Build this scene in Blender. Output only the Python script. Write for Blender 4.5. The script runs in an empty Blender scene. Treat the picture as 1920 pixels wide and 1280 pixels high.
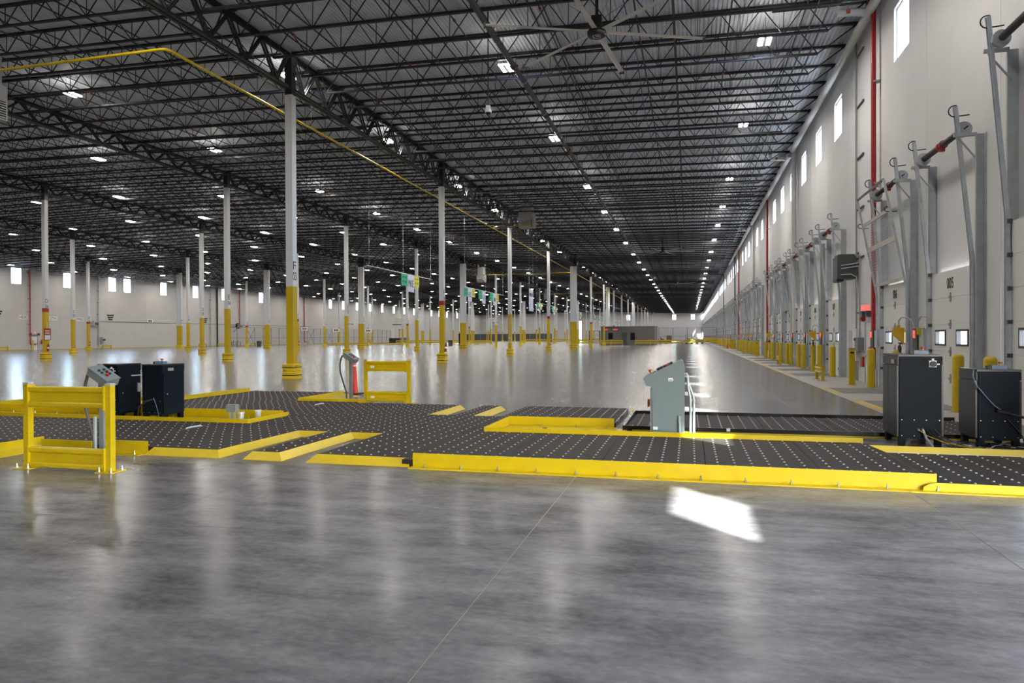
import bpy, bmesh, math, random
from mathutils import Vector, Matrix, Euler
PI = math.pi
random.seed(7)
SC = bpy.context.scene
COL = SC.collection

# ------------------------------------------------------------ camera, light, exposure
F_PX, YAW, PITCH, ROLL, EYE = 1292.64, 0.25214603, 0.0063020, -0.0044620, 1.69
def make_camera():
    cy, sy, cp, sp = math.cos(YAW), math.sin(YAW), math.cos(PITCH), math.sin(PITCH)
    fwd = Vector((-sy*cp, cy*cp, -sp)); right = Vector((cy, sy, 0)); up = right.cross(fwd)
    cr, sr = math.cos(ROLL), math.sin(ROLL)
    r2 = right*cr + up*sr; u2 = up*cr - right*sr
    m = Matrix((r2, u2, -fwd)).transposed().to_4x4()
    m.translation = (0, 0, EYE)
    cam = bpy.data.cameras.new('camera'); o = bpy.data.objects.new('camera', cam); COL.objects.link(o)
    o.matrix_world = m
    cam.sensor_width = 36; cam.lens = F_PX/1920*36; cam.clip_start = .05; cam.clip_end = 1500
    SC.camera = o
make_camera()
W = bpy.data.worlds.new('world'); SC.world = W; W.use_nodes = True
nt = W.node_tree; bg = nt.nodes['Background']
sky = nt.nodes.new('ShaderNodeTexSky'); sky.sky_type = 'NISHITA'; sky.sun_disc = False
sky.sun_elevation = math.radians(51.5); sky.sun_rotation = math.radians(135); sky.air_density = 1.0; sky.dust_density = 2.5
nt.links.new(sky.outputs[0], bg.inputs[0]); bg.inputs[1].default_value = 6
sun = bpy.data.lights.new('sun', 'SUN'); sun.energy = 60; sun.angle = math.radians(.6); sun.color = (1, .95, .88)
so = bpy.data.objects.new('sun', sun); COL.objects.link(so)
so.rotation_euler = Vector((-.555, .612, -1)).to_track_quat('-Z', 'Y').to_euler(); so.location = (60, -60, 80)
LAMP = 400.0                                   # radiance of the high-bay diffusers
vs = SC.view_settings; vs.view_transform = 'Standard'; vs.look = 'None'; vs.exposure = 0.15; vs.gamma = 1.0; vs.use_curve_mapping = False
cy_ = SC.cycles
cy_.max_bounces = 7; cy_.diffuse_bounces = 4; cy_.glossy_bounces = 3; cy_.transmission_bounces = 4; cy_.transparent_max_bounces = 10
cy_.sample_clamp_indirect = 6; cy_.caustics_reflective = False; cy_.caustics_refractive = False
cy_.use_denoising = True; cy_.use_adaptive_sampling = True

# ------------------------------------------------------------ materials
def mat(name, col, rough=.5, metal=0., spec=.5, noise=0., nscale=3., bump=0., bscale=40., emit=None, estr=0., alpha=None):
    m = bpy.data.materials.new(name); m.use_nodes = True
    t = m.node_tree; b = t.nodes['Principled BSDF']
    b.inputs['Base Color'].default_value = (*col, 1); b.inputs['Roughness'].default_value = rough
    b.inputs['Metallic'].default_value = metal; b.inputs['Specular IOR Level'].default_value = spec
    if noise or bump:
        g = t.nodes.new('ShaderNodeNewGeometry')
    if noise:
        n = t.nodes.new('ShaderNodeTexNoise'); n.inputs['Scale'].default_value = nscale; n.inputs['Detail'].default_value = 5
        t.links.new(g.outputs['Position'], n.inputs['Vector'])
        r = t.nodes.new('ShaderNodeMapRange'); r.inputs['From Min'].default_value = .3; r.inputs['From Max'].default_value = .7
        r.inputs['To Min'].default_value = 1-noise; r.inputs['To Max'].default_value = 1+noise
        t.links.new(n.outputs['Fac'], r.inputs['Value'])
        mx = t.nodes.new('ShaderNodeVectorMath'); mx.operation = 'SCALE'; mx.inputs[0].default_value = col
        t.links.new(r.outputs[0], mx.inputs['Scale']); t.links.new(mx.outputs[0], b.inputs['Base Color'])
    if bump:
        n2 = t.nodes.new('ShaderNodeTexNoise'); n2.inputs['Scale'].default_value = bscale
        t.links.new(g.outputs['Position'], n2.inputs['Vector'])
        bp = t.nodes.new('ShaderNodeBump'); bp.inputs['Strength'].default_value = bump; bp.inputs['Distance'].default_value = .01
        t.links.new(n2.outputs['Fac'], bp.inputs['Height']); t.links.new(bp.outputs[0], b.inputs['Normal'])
    if emit:
        b.inputs['Emission Color'].default_value = (*emit, 1); b.inputs['Emission Strength'].default_value = estr
    return m

def concrete(name, dark, light, rough0, rough1, sheen=6.6):
    m = bpy.data.materials.new(name); m.use_nodes = True
    t = m.node_tree; b = t.nodes['Principled BSDF']; L = t.links
    g = t.nodes.new('ShaderNodeNewGeometry')
    def noise(scale, detail, vec=(1, 1, 1)):
        mp = t.nodes.new('ShaderNodeMapping'); mp.inputs['Scale'].default_value = vec
        L.new(g.outputs['Position'], mp.inputs['Vector'])
        n = t.nodes.new('ShaderNodeTexNoise'); n.inputs['Scale'].default_value = scale; n.inputs['Detail'].default_value = detail
        n.inputs['Roughness'].default_value = .62
        L.new(mp.outputs[0], n.inputs['Vector']); return n
    n1 = noise(.55, 8); n2 = noise(2.2, 8, (.6, 1.6, 1)); n3 = noise(16, 6, (.75, 1.25, 1))
    a = t.nodes.new('ShaderNodeMath'); a.operation = 'MULTIPLY_ADD'; a.inputs[1].default_value = .8
    L.new(n2.outputs['Fac'], a.inputs[0]); L.new(n1.outputs['Fac'], a.inputs[2])
    a2 = t.nodes.new('ShaderNodeMath'); a2.operation = 'MULTIPLY_ADD'; a2.inputs[1].default_value = .40
    L.new(n3.outputs['Fac'], a2.inputs[0]); L.new(a.outputs[0], a2.inputs[2])
    r = t.nodes.new('ShaderNodeValToRGB');     mr = t.nodes.new('ShaderNodeMapRange'); mr.inputs['From Min'].default_value = .80; mr.inputs['From Max'].default_value = 1.40
    L.new(a2.outputs[0], mr.inputs['Value']); L.new(mr.outputs[0], r.inputs['Fac'])
    r.color_ramp.elements[0].position = 0.1; r.color_ramp.elements[1].position = .9
    r.color_ramp.elements[0].color = (*dark, 1); r.color_ramp.elements[1].color = (*light, 1)
    L.new(r.outputs[0], b.inputs['Base Color'])
    rr = t.nodes.new('ShaderNodeMapRange'); rr.inputs['From Min'].default_value = .35; rr.inputs['From Max'].default_value = .65
    rr.inputs['To Min'].default_value = rough0; rr.inputs['To Max'].default_value = rough1
    L.new(n2.outputs['Fac'], rr.inputs['Value']); L.new(rr.outputs[0], b.inputs['Roughness'])
    bp = t.nodes.new('ShaderNodeBump'); bp.inputs['Strength'].default_value = .02; bp.inputs['Distance'].default_value = .001
    n4 = noise(9, 3); L.new(n4.outputs['Fac'], bp.inputs['Height']); L.new(bp.outputs[0], b.inputs['Normal'])
    b.inputs['Specular IOR Level'].default_value = 0
    lw = t.nodes.new('ShaderNodeLayerWeight'); lw.inputs[0].default_value = .5
    pw = t.nodes.new('ShaderNodeMath'); pw.operation = 'POWER'; pw.inputs[1].default_value = sheen; L.new(lw.outputs['Facing'], pw.inputs[0])
    fa = t.nodes.new('ShaderNodeMath'); fa.operation = 'MULTIPLY_ADD'; fa.inputs[1].default_value = .93; fa.inputs[2].default_value = .004; L.new(pw.outputs[0], fa.inputs[0])
    gl = t.nodes.new('ShaderNodeBsdfGlossy'); L.new(rr.outputs[0], gl.inputs['Roughness']); L.new(bp.outputs[0], gl.inputs['Normal'])
    mx = t.nodes.new('ShaderNodeMixShader'); L.new(fa.outputs[0], mx.inputs[0]); L.new(b.outputs[0], mx.inputs[1]); L.new(gl.outputs[0], mx.inputs[2])
    L.new(mx.outputs[0], t.nodes['Material Output'].inputs[0])
    return m

def glass(name, tint=(.93, .97, 1)):
    m = bpy.data.materials.new(name); m.use_nodes = True
    t = m.node_tree; t.nodes.remove(t.nodes['Principled BSDF'])
    tr = t.nodes.new('ShaderNodeBsdfTransparent'); tr.inputs[0].default_value = (*tint, 1)
    gl = t.nodes.new('ShaderNodeBsdfGlossy'); gl.inputs['Roughness'].default_value = .05
    fr = t.nodes.new('ShaderNodeFresnel'); fr.inputs[0].default_value = 1.45
    mx = t.nodes.new('ShaderNodeMixShader')
    sc = t.nodes.new('ShaderNodeMath'); sc.operation = 'MULTIPLY'; sc.inputs[1].default_value = .35
    t.links.new(fr.outputs[0], sc.inputs[0]); t.links.new(sc.outputs[0], mx.inputs[0]); t.links.new(tr.outputs[0], mx.inputs[1]); t.links.new(gl.outputs[0], mx.inputs[2])
    t.links.new(mx.outputs[0], t.nodes['Material Output'].inputs[0])
    return m

FLOOR = concrete('polished concrete', (.076, .074, .077), (.235, .226, .224), .17, .23)
DOCKFLOOR = concrete('dusty concrete', (.27, .25, .23), (.38, .36, .33), .35, .5, 9.0)
SEAL = mat('joint sealant', (.30, .27, .21), .7)
WALLR = mat('lightened white dock wall', (.735, .735, .74), .55, noise=.03, nscale=.7, bump=.25, bscale=14)  # lighter copy of the wall white, makes up for weak light on this side
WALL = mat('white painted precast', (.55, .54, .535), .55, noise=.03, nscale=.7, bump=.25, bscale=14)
DECKM = mat('galvanised roof deck', (.69, .73, .78), .5, noise=.12, nscale=1.2)
STEEL = mat('dark primed steel', (.022, .022, .025), .5)
STEELB = mat('black blue steel', (.020, .022, .028), .42)
YEL = mat('yellow safety paint', (.56, .405, .003), .38, noise=.05, nscale=6, bump=.06, bscale=60)
YELC = mat('yellow column paint', (.53, .37, .003), .42)
YHOLE = mat('shaded yellow hole', (.16, .11, .004), .6)
YELG = mat('yellow plastic', (.70, .50, .01), .4)
WHITEP = mat('white column paint', (.62, .64, .67), .4)
RED = mat('red paint', (.33, .018, .018), .45)
REDP = mat('red pipe paint', (.40, .02, .02), .4)
ORANGE = mat('orange coupling', (.40, .07, .03), .5)
DELIN = mat('orange red plastic', (.85, .06, .03), .5)
BLACK = mat('black rubber', (.012, .012, .013), .5)
BLACKG = mat('black gloss steel', (.010, .010, .011), .25)
MAT1 = mat('charcoal deck board', (.021, .0188, .0180), .7, spec=.3, noise=.16, nscale=3.5, bump=.2, bscale=50)
MAT2 = mat('darker deck board', (.015, .0135, .0145), .62, spec=.3, noise=.2, nscale=4, bump=.2, bscale=50)
BALL = mat('caster ball', (.42, .32, .30), .35, metal=.2)
CAB = mat('navy black cabinet paint', (.004, .0085, .015), .5, spec=.12, noise=.06, nscale=5)
CABL = mat('cabinet door paint', (.015, .017, .020), .32, spec=.4)
GREY = mat('grey green enclosure paint', (.155, .20, .215), .42)
GREYB = mat('grey box paint', (.20, .23, .25), .42)
ALU = mat('bright galvanised steel', (.60, .645, .69), .36, metal=.5, noise=.12, nscale=5)
GALV = mat('galvanised steel', (.47, .50, .53), .45, metal=.2, noise=.10, nscale=4)
CONDUIT = mat('conduit', (.33, .38, .38), .4, metal=.2)
ZINC = mat('zinc bolt', (.45, .47, .5), .3, metal=.9)
DOORW = mat('white door panel', (.76, .755, .74), .45, noise=.02, nscale=2)
FRAMEK = mat('dark window frame', (.03, .033, .04), .5)
FRAMEW = mat('white window frame', (.70, .72, .74), .4)
GLASS = glass('window glass')
WHITEM = mat('white plastic', (.78, .78, .78), .4)
FANW = mat('pale fan blade', (.72, .69, .65), .45)
LAMPUP = mat('lamp top lens', (1, 1, 1), .5, emit=(1, .935, .85), estr=LAMP*.018)
SIDEGLOW = mat('added lamp side glow', (1, 1, 1), .5, emit=(1, .935, .85), estr=LAMP*.17)  # glowing side strips added to spread light over the roof deck
LAMPM = mat('lamp diffuser', (1, 1, 1), .5, emit=(1, .935, .85), estr=LAMP)
INK = mat('black lettering', (.012, .012, .014), .6)
PLATE = mat('grey leveler plate', (.16, .17, .185), .5, noise=.08, nscale=5)
YSTR = mat('floor yellow stripe', (.60, .42, .05), .55, noise=.12, nscale=9)
PVC = mat('white drain pipe', (.70, .69, .66), .4)
TAUPE = mat('taupe office wall', (.155, .145, .135), .6)
DGLASS = mat('dark office glass', (.01, .011, .012), .12)
GREENS = mat('green banner', (.02, .42, .22), .6)
WHITES = mat('white banner', (.66, .68, .78), .6)
YELS = mat('pale yellow banner', (.68, .66, .06), .6)
REDLED = mat('red led', (.3, .01, .01), .5, emit=(1, .05, .03), estr=2.5)
EXITM = mat('red exit face', (.8, .1, .08), .5, emit=(1, .08, .06), estr=1.6)
GREENLED = mat('green led', (.02, .3, .05), .5, emit=(.1, 1, .2), estr=1.6)
BLUECORD = mat('blue cable', (.03, .07, .20), .5)
BLUEGREY = mat('blue grey plastic', (.12, .19, .30), .4)
DKBOX = mat('dark grey unit casing', (.07, .075, .08), .5)
AC = mat('hvac casing', (.42, .43, .43), .5, metal=.2)
FENCE = mat('grey fence wire', (.16, .17, .18), .5, metal=.3)
BROWN = mat('brown cardboard', (.22, .13, .07), .7)
FOIL = mat('foil wrap', (.75, .73, .70), .28, metal=.8, noise=.15, nscale=9, bump=.8, bscale=9)
SCREENM = mat('screen bar', (.42, .38, .33), .4, metal=.4)

# ------------------------------------------------------------ mesh helpers
class G:
    def __init__(s): s.v = []; s.f = []
    def add(s, v, f):
        n = len(s.v); s.v += [tuple(p) for p in v]; s.f += [tuple(i+n for i in q) for q in f]; return s
    def box(s, x0, x1, y0, y1, z0, z1):
        return s.add([(x0,y0,z0),(x1,y0,z0),(x1,y1,z0),(x0,y1,z0),(x0,y0,z1),(x1,y0,z1),(x1,y1,z1),(x0,y1,z1)],
                     [(3,2,1,0),(4,5,6,7),(0,1,5,4),(1,2,6,5),(2,3,7,6),(3,0,4,7)])
    def bar(s, p, q, w, h, up=(0, 0, 1)):
        p = Vector(p); q = Vector(q); d = (q-p).normalized(); u = Vector(up)
        a = d.cross(u)
        if a.length < 1e-4: a = d.cross(Vector((1, 0, 0)))
        a.normalize(); b = a.cross(d); a *= w/2; b *= h/2
        v = [p-a-b, p+a-b, p+a+b, p-a+b, q-a-b, q+a-b, q+a+b, q-a+b]
        return s.add(v, [(3,2,1,0),(4,5,6,7),(0,1,5,4),(1,2,6,5),(2,3,7,6),(3,0,4,7)])
    def rings(s, rings, caps=True, closed=True):
        n = len(rings[0]); o = len(s.v)
        for r in rings: s.v += [tuple(p) for p in r]
        for i in range(len(rings)-1):
            for j in range(n if closed else n-1):
                k = (j+1) % n
                s.f.append((o+i*n+j, o+i*n+k, o+(i+1)*n+k, o+(i+1)*n+j))
        if caps:
            s.f.append(tuple(o+j for j in reversed(range(n)))); s.f.append(tuple(o+(len(rings)-1)*n+j for j in range(n)))
        return s
    def tube(s, pts, r, n=8, caps=True):
        pts = [Vector(p) for p in pts]; rs = []; a = None
        for i, p in enumerate(pts):
            d = (pts[min(i+1, len(pts)-1)]-pts[max(i-1, 0)]).normalized()
            if a is None:
                a = d.cross(Vector((0, 0, 1)))
                if a.length < 1e-3: a = d.cross(Vector((0, 1, 0)))
            a = (a-d*a.dot(d)).normalized(); b = d.cross(a)
            rr = r[i] if isinstance(r, (list, tuple)) else r
            rs.append([p+(a*math.cos(2*PI*j/n)+b*math.sin(2*PI*j/n))*rr for j in range(n)])
        return s.rings(rs, caps)
    def cyl(s, p, q, r, n=12, r2=None): return s.tube([p, q], [r, r if r2 is None else r2], n)
    def lathe(s, c, prof, n=16):
        c = Vector(c)
        return s.rings([[c+Vector((r*math.cos(2*PI*j/n), r*math.sin(2*PI*j/n), z)) for j in range(n)] for r, z in prof])
    def prism(s, poly, ax, a0, a1):
        f = {'x': lambda u, v, w: (w, u, v), 'y': lambda u, v, w: (u, w, v), 'z': lambda u, v, w: (u, v, w)}[ax]
        return s.rings([[f(u, v, a0) for u, v in poly], [f(u, v, a1) for u, v in poly]])
    def quad(s, *p): return s.add(p, [tuple(range(len(p)))])
    def mesh(s, name, m, smooth=False):
        me = bpy.data.meshes.new(name); me.from_pydata(s.v, [], s.f); me.materials.append(m)
        if smooth:
            me.shade_smooth(); me.set_sharp_from_angle(angle=math.radians(38))
        me.update(); return me
    def ob(s, name, m, parent=None, smooth=False, **k): return obj(name, s.mesh(name, m, smooth), parent, **k)

def obj(name, me, parent=None, loc=None, rot=None, scale=None):
    o = bpy.data.objects.new(name, me); COL.objects.link(o)
    if parent is not None: o.parent = parent
    if loc is not None: o.location = loc
    if rot is not None: o.rotation_euler = rot
    if scale is not None: o.scale = scale
    return o
def tag(o, label, cat, group=None, kind=None):
    o['label'] = label; o['category'] = cat
    if group: o['group'] = group
    if kind: o['kind'] = kind
    return o
def thing(name, label, cat, loc=(0, 0, 0), rotz=0, group=None, kind=None):
    o = bpy.data.objects.new(name, None); COL.objects.link(o)
    o.location = loc; o.rotation_euler = (0, 0, rotz); o.empty_display_size = .2
    return tag(o, label, cat, group, kind)
def dup(root, loc=None, label=None, group=None):
    kids = KIDS.get(root.name)
    r = root.copy(); COL.objects.link(r)
    if loc is not None: r.location = loc
    if label: r['label'] = label
    if group: r['group'] = group
    for ch in root.children:
        c = ch.copy(); COL.objects.link(c); c.parent = r
        for g in ch.children:
            d = g.copy(); COL.objects.link(d); d.parent = c
    return r
KIDS = {}
_TX = {}
def text_mesh(s, h, m, width=None):
    k = (s, h, m.name, width)
    if k not in _TX:
        cu = bpy.data.curves.new('lettering', 'FONT'); cu.body = s; cu.size = 1; cu.align_x = 'CENTER'; cu.align_y = 'CENTER'
        cu.extrude = .004; cu.resolution_u = 3
        o = bpy.data.objects.new('lettering_source', cu); COL.objects.link(o)
        bpy.context.view_layer.update()
        me = bpy.data.meshes.new_from_object(o.evaluated_get(bpy.context.evaluated_depsgraph_get()))
        bpy.data.objects.remove(o)
        xs = [v.co.x for v in me.vertices]; ys = [v.co.y for v in me.vertices]
        sy = h/(max(ys)-min(ys)); sx = sy if width is None else width/(max(xs)-min(xs))
        cx, cyy = (max(xs)+min(xs))/2, (max(ys)+min(ys))/2
        for v in me.vertices: v.co = ((v.co.x-cx)*sx, (v.co.y-cyy)*sy, v.co.z*.5)
        me.materials.clear(); me.materials.append(m); me.name = 'lettering'; _TX[k] = me
    return _TX[k]
FACE_X, FACE_MX, FACE_MY = (PI/2, 0, PI/2), (PI/2, 0, -PI/2), (PI/2, 0, 0)
def letters(s, h, m, parent, loc, rot, width=None): return obj('lettering', text_mesh(s, h, m, width), parent, loc, rot)

ONES = 'first second third fourth fifth sixth seventh eighth ninth tenth eleventh twelfth thirteenth fourteenth fifteenth sixteenth seventeenth eighteenth nineteenth'.split()
TENS = {2: 'twent', 3: 'thirt', 4: 'fort', 5: 'fift', 6: 'sixt'}
CARD = ' one two three four five six seven eight nine'.split(' ')
def nth(n):
    if n < 20: return ONES[n-1]
    return TENS[n//10]+('ieth' if n % 10 == 0 else 'y-'+ONES[n % 10-1])

# ------------------------------------------------------------ layout numbers (metres; X to the dock wall, Y down the hall)
XF, RW, Y3, BAY = -16.143, 16.713, 25.681, 18.147
ROWX = {r: XF-RW*i for i, r in enumerate('FEDCB')}
XR, XL, YB, YE = 6.2, -99.7, -24.0, 325.0
SPAN = [(XL, 13.05), (ROWX['B'], 13.42), (ROWX['C'], 13.80), (ROWX['D'], 14.10), (ROWX['E'], 13.85), (ROWX['F'], 13.50), (XR, 13.05)]
def zb(x):
    for (a, za), (b, zz) in zip(SPAN, SPAN[1:]):
        if x <= b: return za+(zz-za)*(x-a)/(b-a)
    return SPAN[-1][1]
JP = BAY/9
LINES = list(range(3, 20))
def ly(n): return Y3+BAY*(n-3)
DY0, DP = 23.10, 4.572                       # dock door grid
def dnum(k): return k+6-((k+6)//7)
def isgap(k): return (k+6) % 7 == 0
KS = list(range(-6, 66))

# ------------------------------------------------------------ floor
def structure(name, label, cat, me=None):
    o = obj(name, me) if me else thing(name, label, cat)
    return tag(o, label, cat, kind='structure')
fl = structure('floor', 'polished grey concrete slab floor of the whole empty hall', 'floor', G().box(XL-.3, XR+.3, YB-.3, YE+.3, -.3, -.002).mesh('floor', SEAL))
xs = [-1.34-3.66*i for i in range(27)]; xs = [x for x in xs if x > XL+1]; xs = [4.05, 2.32]+xs+[XL]
xfar = [4.05, -7.79, -16.14, -24.5, -32.86, -41.2, -49.57, -57.9, -66.28, -74.6, -83.0, -91.3, XL]
rows = [(YB, 5.31, xs, .008), (5.31, 25.68, xs, .008)]+[(25.68+BAY*i, min(25.68+BAY*(i+1), YE), xfar, .012) for i in range(17)]
for y0, y1, xx, g in rows:
    for a, b in zip(xx, xx[1:]):
        G().box(b+g/2, a-g/2, y0+g/2, y1-g/2, -.012, 0).ob('floor_slab', FLOOR, fl)
for i in range(20):
    y0 = YB+i*18.147; y1 = min(y0+18.147, YE)
    if y1 > y0: G().box(4.058, XR+.1, y0+.004, y1-.004, -.012, 0).ob('dock_apron_slab', DOCKFLOOR, fl)

# ------------------------------------------------------------ walls
TOP = 13.25
wr = structure('wall_right', 'tall white precast dock wall with a long row of dock doors', 'wall')
WZ0, WZ1, WH = 10.2, 11.85, .75
def rpanel(full):
    g = G(); a, b, x0, x1 = -DP/2+.006, DP/2-.006, XR, XR+.22
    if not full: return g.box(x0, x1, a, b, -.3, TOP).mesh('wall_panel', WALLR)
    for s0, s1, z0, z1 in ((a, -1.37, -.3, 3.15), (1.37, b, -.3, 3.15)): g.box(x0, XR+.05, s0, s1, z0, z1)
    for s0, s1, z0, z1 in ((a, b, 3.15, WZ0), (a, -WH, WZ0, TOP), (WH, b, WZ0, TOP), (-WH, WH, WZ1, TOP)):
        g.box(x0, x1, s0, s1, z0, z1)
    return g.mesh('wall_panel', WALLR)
pm, pm0 = rpanel(True), rpanel(False)
for k in range(-11, 67):
    y = DY0+DP*k
    if y < YB-2 or y > YE+2: continue
    obj('wall_panel', pm0 if isgap(k) else pm, wr, (0, y, 0))
def window_meshes(w, h, mull):
    g = G(); t = .055
    for a in (-w/2, w/2-t): g.box(-.05, .03, a, a+t, 0, h)
    g.box(-.05, .03, -w/2+t, w/2-t, 0, t); g.box(-.05, .03, -w/2+t, w/2-t, h-t, h)
    for m in mull: g.box(-.04, .02, -w/2+t, w/2-t, m-.02, m+.02)
    return g.mesh('window_frame', FRAMEW), G().box(-.012, -.004, -w/2+t, w/2-t, t, h-t).mesh('pane', GLASS)
wf, wp = window_meshes(2*WH-.01, WZ1-WZ0-.01, [])
nwin = 0
for k in range(-10, 66):
    y = DY0+DP*k
    if isgap(k) or y < YB+2 or y > YE-2: continue
    nwin += 1
    w = obj(f'window_{nwin}', wf, None, (XR+.13, y, WZ0+.005))
    lab = f'high clerestory window above dock door {dnum(k):03d}' if k > -6 else 'high clerestory window beside the camera end of dock wall'
    tag(w, lab, 'window', 'clerestory windows of the dock wall', 'structure')
    obj('pane', wp, w)
wl = structure('wall_left', 'long white wall across the hall with small high windows', 'wall')
LW = [46.6, 55.7, 64.9, 74.1, 83.3, 92.3, 101.4, 104.8, 113.8, 122.8, 132.0, 145.5, 178.6, 186.2, 195.0, 204, 213, 222.5, 231.5, 240.5, 249.5, 258.5, 267.5, 276.6, 290]
LZ0, LZ1, LH = 10.15, 12.66, .84
edges = [YB]; y = 36.0
while y < YE-8: edges.append(y); y += 9.144
edges.append(YE)
for a, b in zip(edges, edges[1:]):
    g = G(); x0, x1 = XL-.2, XL
    ws = [w for w in LW if a < w-LH and w+LH < b]
    ws2 = [w for w in LW if not (w+LH < a or w-LH > b) and w not in ws]
    cuts = sorted(ws); p = a+.006
    g.box(x0, x1, a+.006, b-.006, -.3, LZ0); g.box(x0, x1, a+.006, b-.006, LZ1, TOP)
    for w in sorted(ws+ws2):
        l, r = max(w-LH, a+.006), min(w+LH, b-.006)
        if l > p: g.box(x0, x1, p, l, LZ0, LZ1)
        p = max(p, r)
    if p < b-.006: g.box(x0, x1, p, b-.006, LZ0, LZ1)
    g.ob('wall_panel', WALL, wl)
wf2, wp2 = window_meshes(2*LH-.01, LZ1-LZ0-.01, [.62])
for i, y in enumerate(LW):
    nwin += 1
    w = obj(f'window_{nwin}', wf2, None, (XL-.08, y, LZ0+.005))
    tag(w, f'narrow high window in the long white wall opposite the docks, number {i+1} counting away', 'window', 'high windows of the far side wall', 'structure'); obj('pane', wp2, w)
wfar = structure('wall_far', 'pale end wall closing the hall beyond the office', 'wall')
FW = [(-6.8, .8, 9.4, 11.7), (1.5, .8, 9.4, 11.7), (-27.6, .8, 9.4, 11.7), (4.2, .9, .2, 2.9), (-50.5, .9, .1, 9.2)]  # the low opening by the docks is added, standing in for a wall glow
g = G(); ex = sorted(FW); p = XL-.2
for x, h, z0, z1 in ex:
    g.box(p, x-h, YE, YE+.2, -.3, TOP+1.1); g.box(x-h, x+h, YE, YE+.2, -.3, z0); g.box(x-h, x+h, YE, YE+.2, z1, TOP+1.1); p = x+h
g.box(p, XR+.2, YE, YE+.2, -.3, TOP+1.1); g.ob('wall_panel', WALL, wfar)
names = ['high end window above the office end', 'high end window beside the dock wall', 'high end window behind the row of columns', 'added glazed opening standing for the glow low on the end wall', 'tall narrow glazed opening in the end wall behind the columns']
for (x, h, z0, z1), lb in zip(FW, names):
    nwin += 1
    a, b = window_meshes(2*h-.01, z1-z0-.01, [])
    w = obj(f'window_{nwin}', a, None, (x, YE+.08, z0+.005), (0, 0, PI/2)); tag(w, lb, 'window', None, 'structure'); obj('pane', b, w)
structure('wall_back', 'plain white end wall behind the camera', 'wall', G().box(XL-.2, XR+.2, YB-.2, YB, -.3, TOP+1.1).mesh('wall_back', WALL))
structure('baseboard_left', 'yellow kerb strip along the foot of the long white wall', 'baseboard', G().box(XL, XL+.09, 36, 85.2, 0, .12).box(XL, XL+.09, 87.4, 290, 0, .12).mesh('baseboard_left', YEL))

t = structure('trim_1', 'concrete yard and added sun blocking canopy outside the dock wall', 'yard', G().box(XR+.25, 60, YB, YE, -1.3, -1.2).mesh('trim_1', DOCKFLOOR))
G().box(XR+.22, XR+4.5, YB, YE, 4.3, 4.45).ob('added_sun_canopy', GALV, t)  # unseen canopy added to keep sun out of the dock door windows
structure('trim_2', 'paved ground outside the long white wall', 'yard', G().box(-160, XL-.25, YB, YE, -.3, -.2).mesh('trim_2', DOCKFLOOR))
# ------------------------------------------------------------ roof deck, ribs running along the hall
def roof():
    prof = []; x = XL-.2
    while x < XR+.3:
        z = zb(min(max(x, XL), XR))+.125
        for dx, dz in ((0, 0), (.084, 0), (.1, .05), (.136, .05)): prof.append((x+dx, z+dz))
        x += .152
    g = G(); n = len(prof)
    g.v = [(x, YB-.2, z) for x, z in prof]+[(x, YE+.2, z) for x, z in prof]
    g.f = [(i, i+1, n+i+1, n+i) for i in range(n-1)]
    o = structure('ceiling', 'ribbed galvanised roof deck above the dark joists', 'ceiling', g.mesh('ceiling', DECKM))
    G().prism([(XL-.2, 13.3), (ROWX['D'], 14.35), (XR+.3, 13.3), (XR+.3, 13.6), (ROWX['D'], 14.65), (XL-.2, 13.6)], 'y', YB-.2, YE+.2).ob('roof_insulation', DKBOX, o)
roof()

# ------------------------------------------------------------ roof joists
def joist_parts(L, depth, pan, dock, lite=False):
    e0 = .55; e1 = L-(1.55 if dock else .55)
    tc = G().box(.1, L-.1, -.055, .055, .03, .12) if lite else G().box(.1, L-.1, -.06, -.012, .03, .055).box(.1, L-.1, -.06, -.045, .055, .12).box(.1, L-.1, .012, .06, .03, .055).box(.1, L-.1, .045, .06, .055, .12).box(0, .35, -.07, .07, 0, .06).box(L-.35, L, -.07, .07, 0, .06).box(.1, L-.1, -.05, .05, .1, .12)
    bc = G().box(e0, e1, -.05, .05, -depth, -depth+.075) if lite else G().box(e0, e1, -.052, -.012, -depth, -depth+.022).box(e0, e1, .012, .052, -depth, -depth+.022).box(e0, e1, -.03, .03, -depth, -depth+.082)
    w = G(); n = max(2, round((e1-e0)/pan)); s = (e1-e0)/n; zt, zl = .06, -depth+.04; r = .034 if lite else .031
    up = (0, 1, 0)
    w.bar((.25, 0, zt), (e0, 0, zl), r, r, up); w.bar((L-.2, 0, zt), (e1, 0, zl), r*1.3, r*1.3, up)
    for i in range(n):
        a = e0+s*i
        w.bar((a, 0, zl), (a+s/2, 0, zt), r, r, up); w.bar((a+s/2, 0, zt), (a+s, 0, zl), r, r, up)
        if not lite and i: w.bar((a, 0, zl), (a, 0, zt), r*.7, r*.7, up)
    return tc, bc, w
bays = []
for i in range(6):
    (xa, za), (xb, zz) = SPAN[i], SPAN[i+1]
    dock = i == 5; depth = .96 if dock else .70; pan = 1.42 if dock else 1.16
    bays.append((xa, za, xb, zz, -math.atan2(zz-za, xb-xa), depth, pan, dock))
near = {5: (7, 74), 4: (8, 60), 3: (13, 56), 2: (22, 44), 1: (31, 37), 0: (44, 29)}    # first Y, how many stand as objects of their own
bn = ['between the long white wall and column row B', 'between column rows B and C', 'between column rows C and D', 'between column rows D and E', 'between column rows E and F', 'between column row F and the dock wall']
rest = G()
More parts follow.
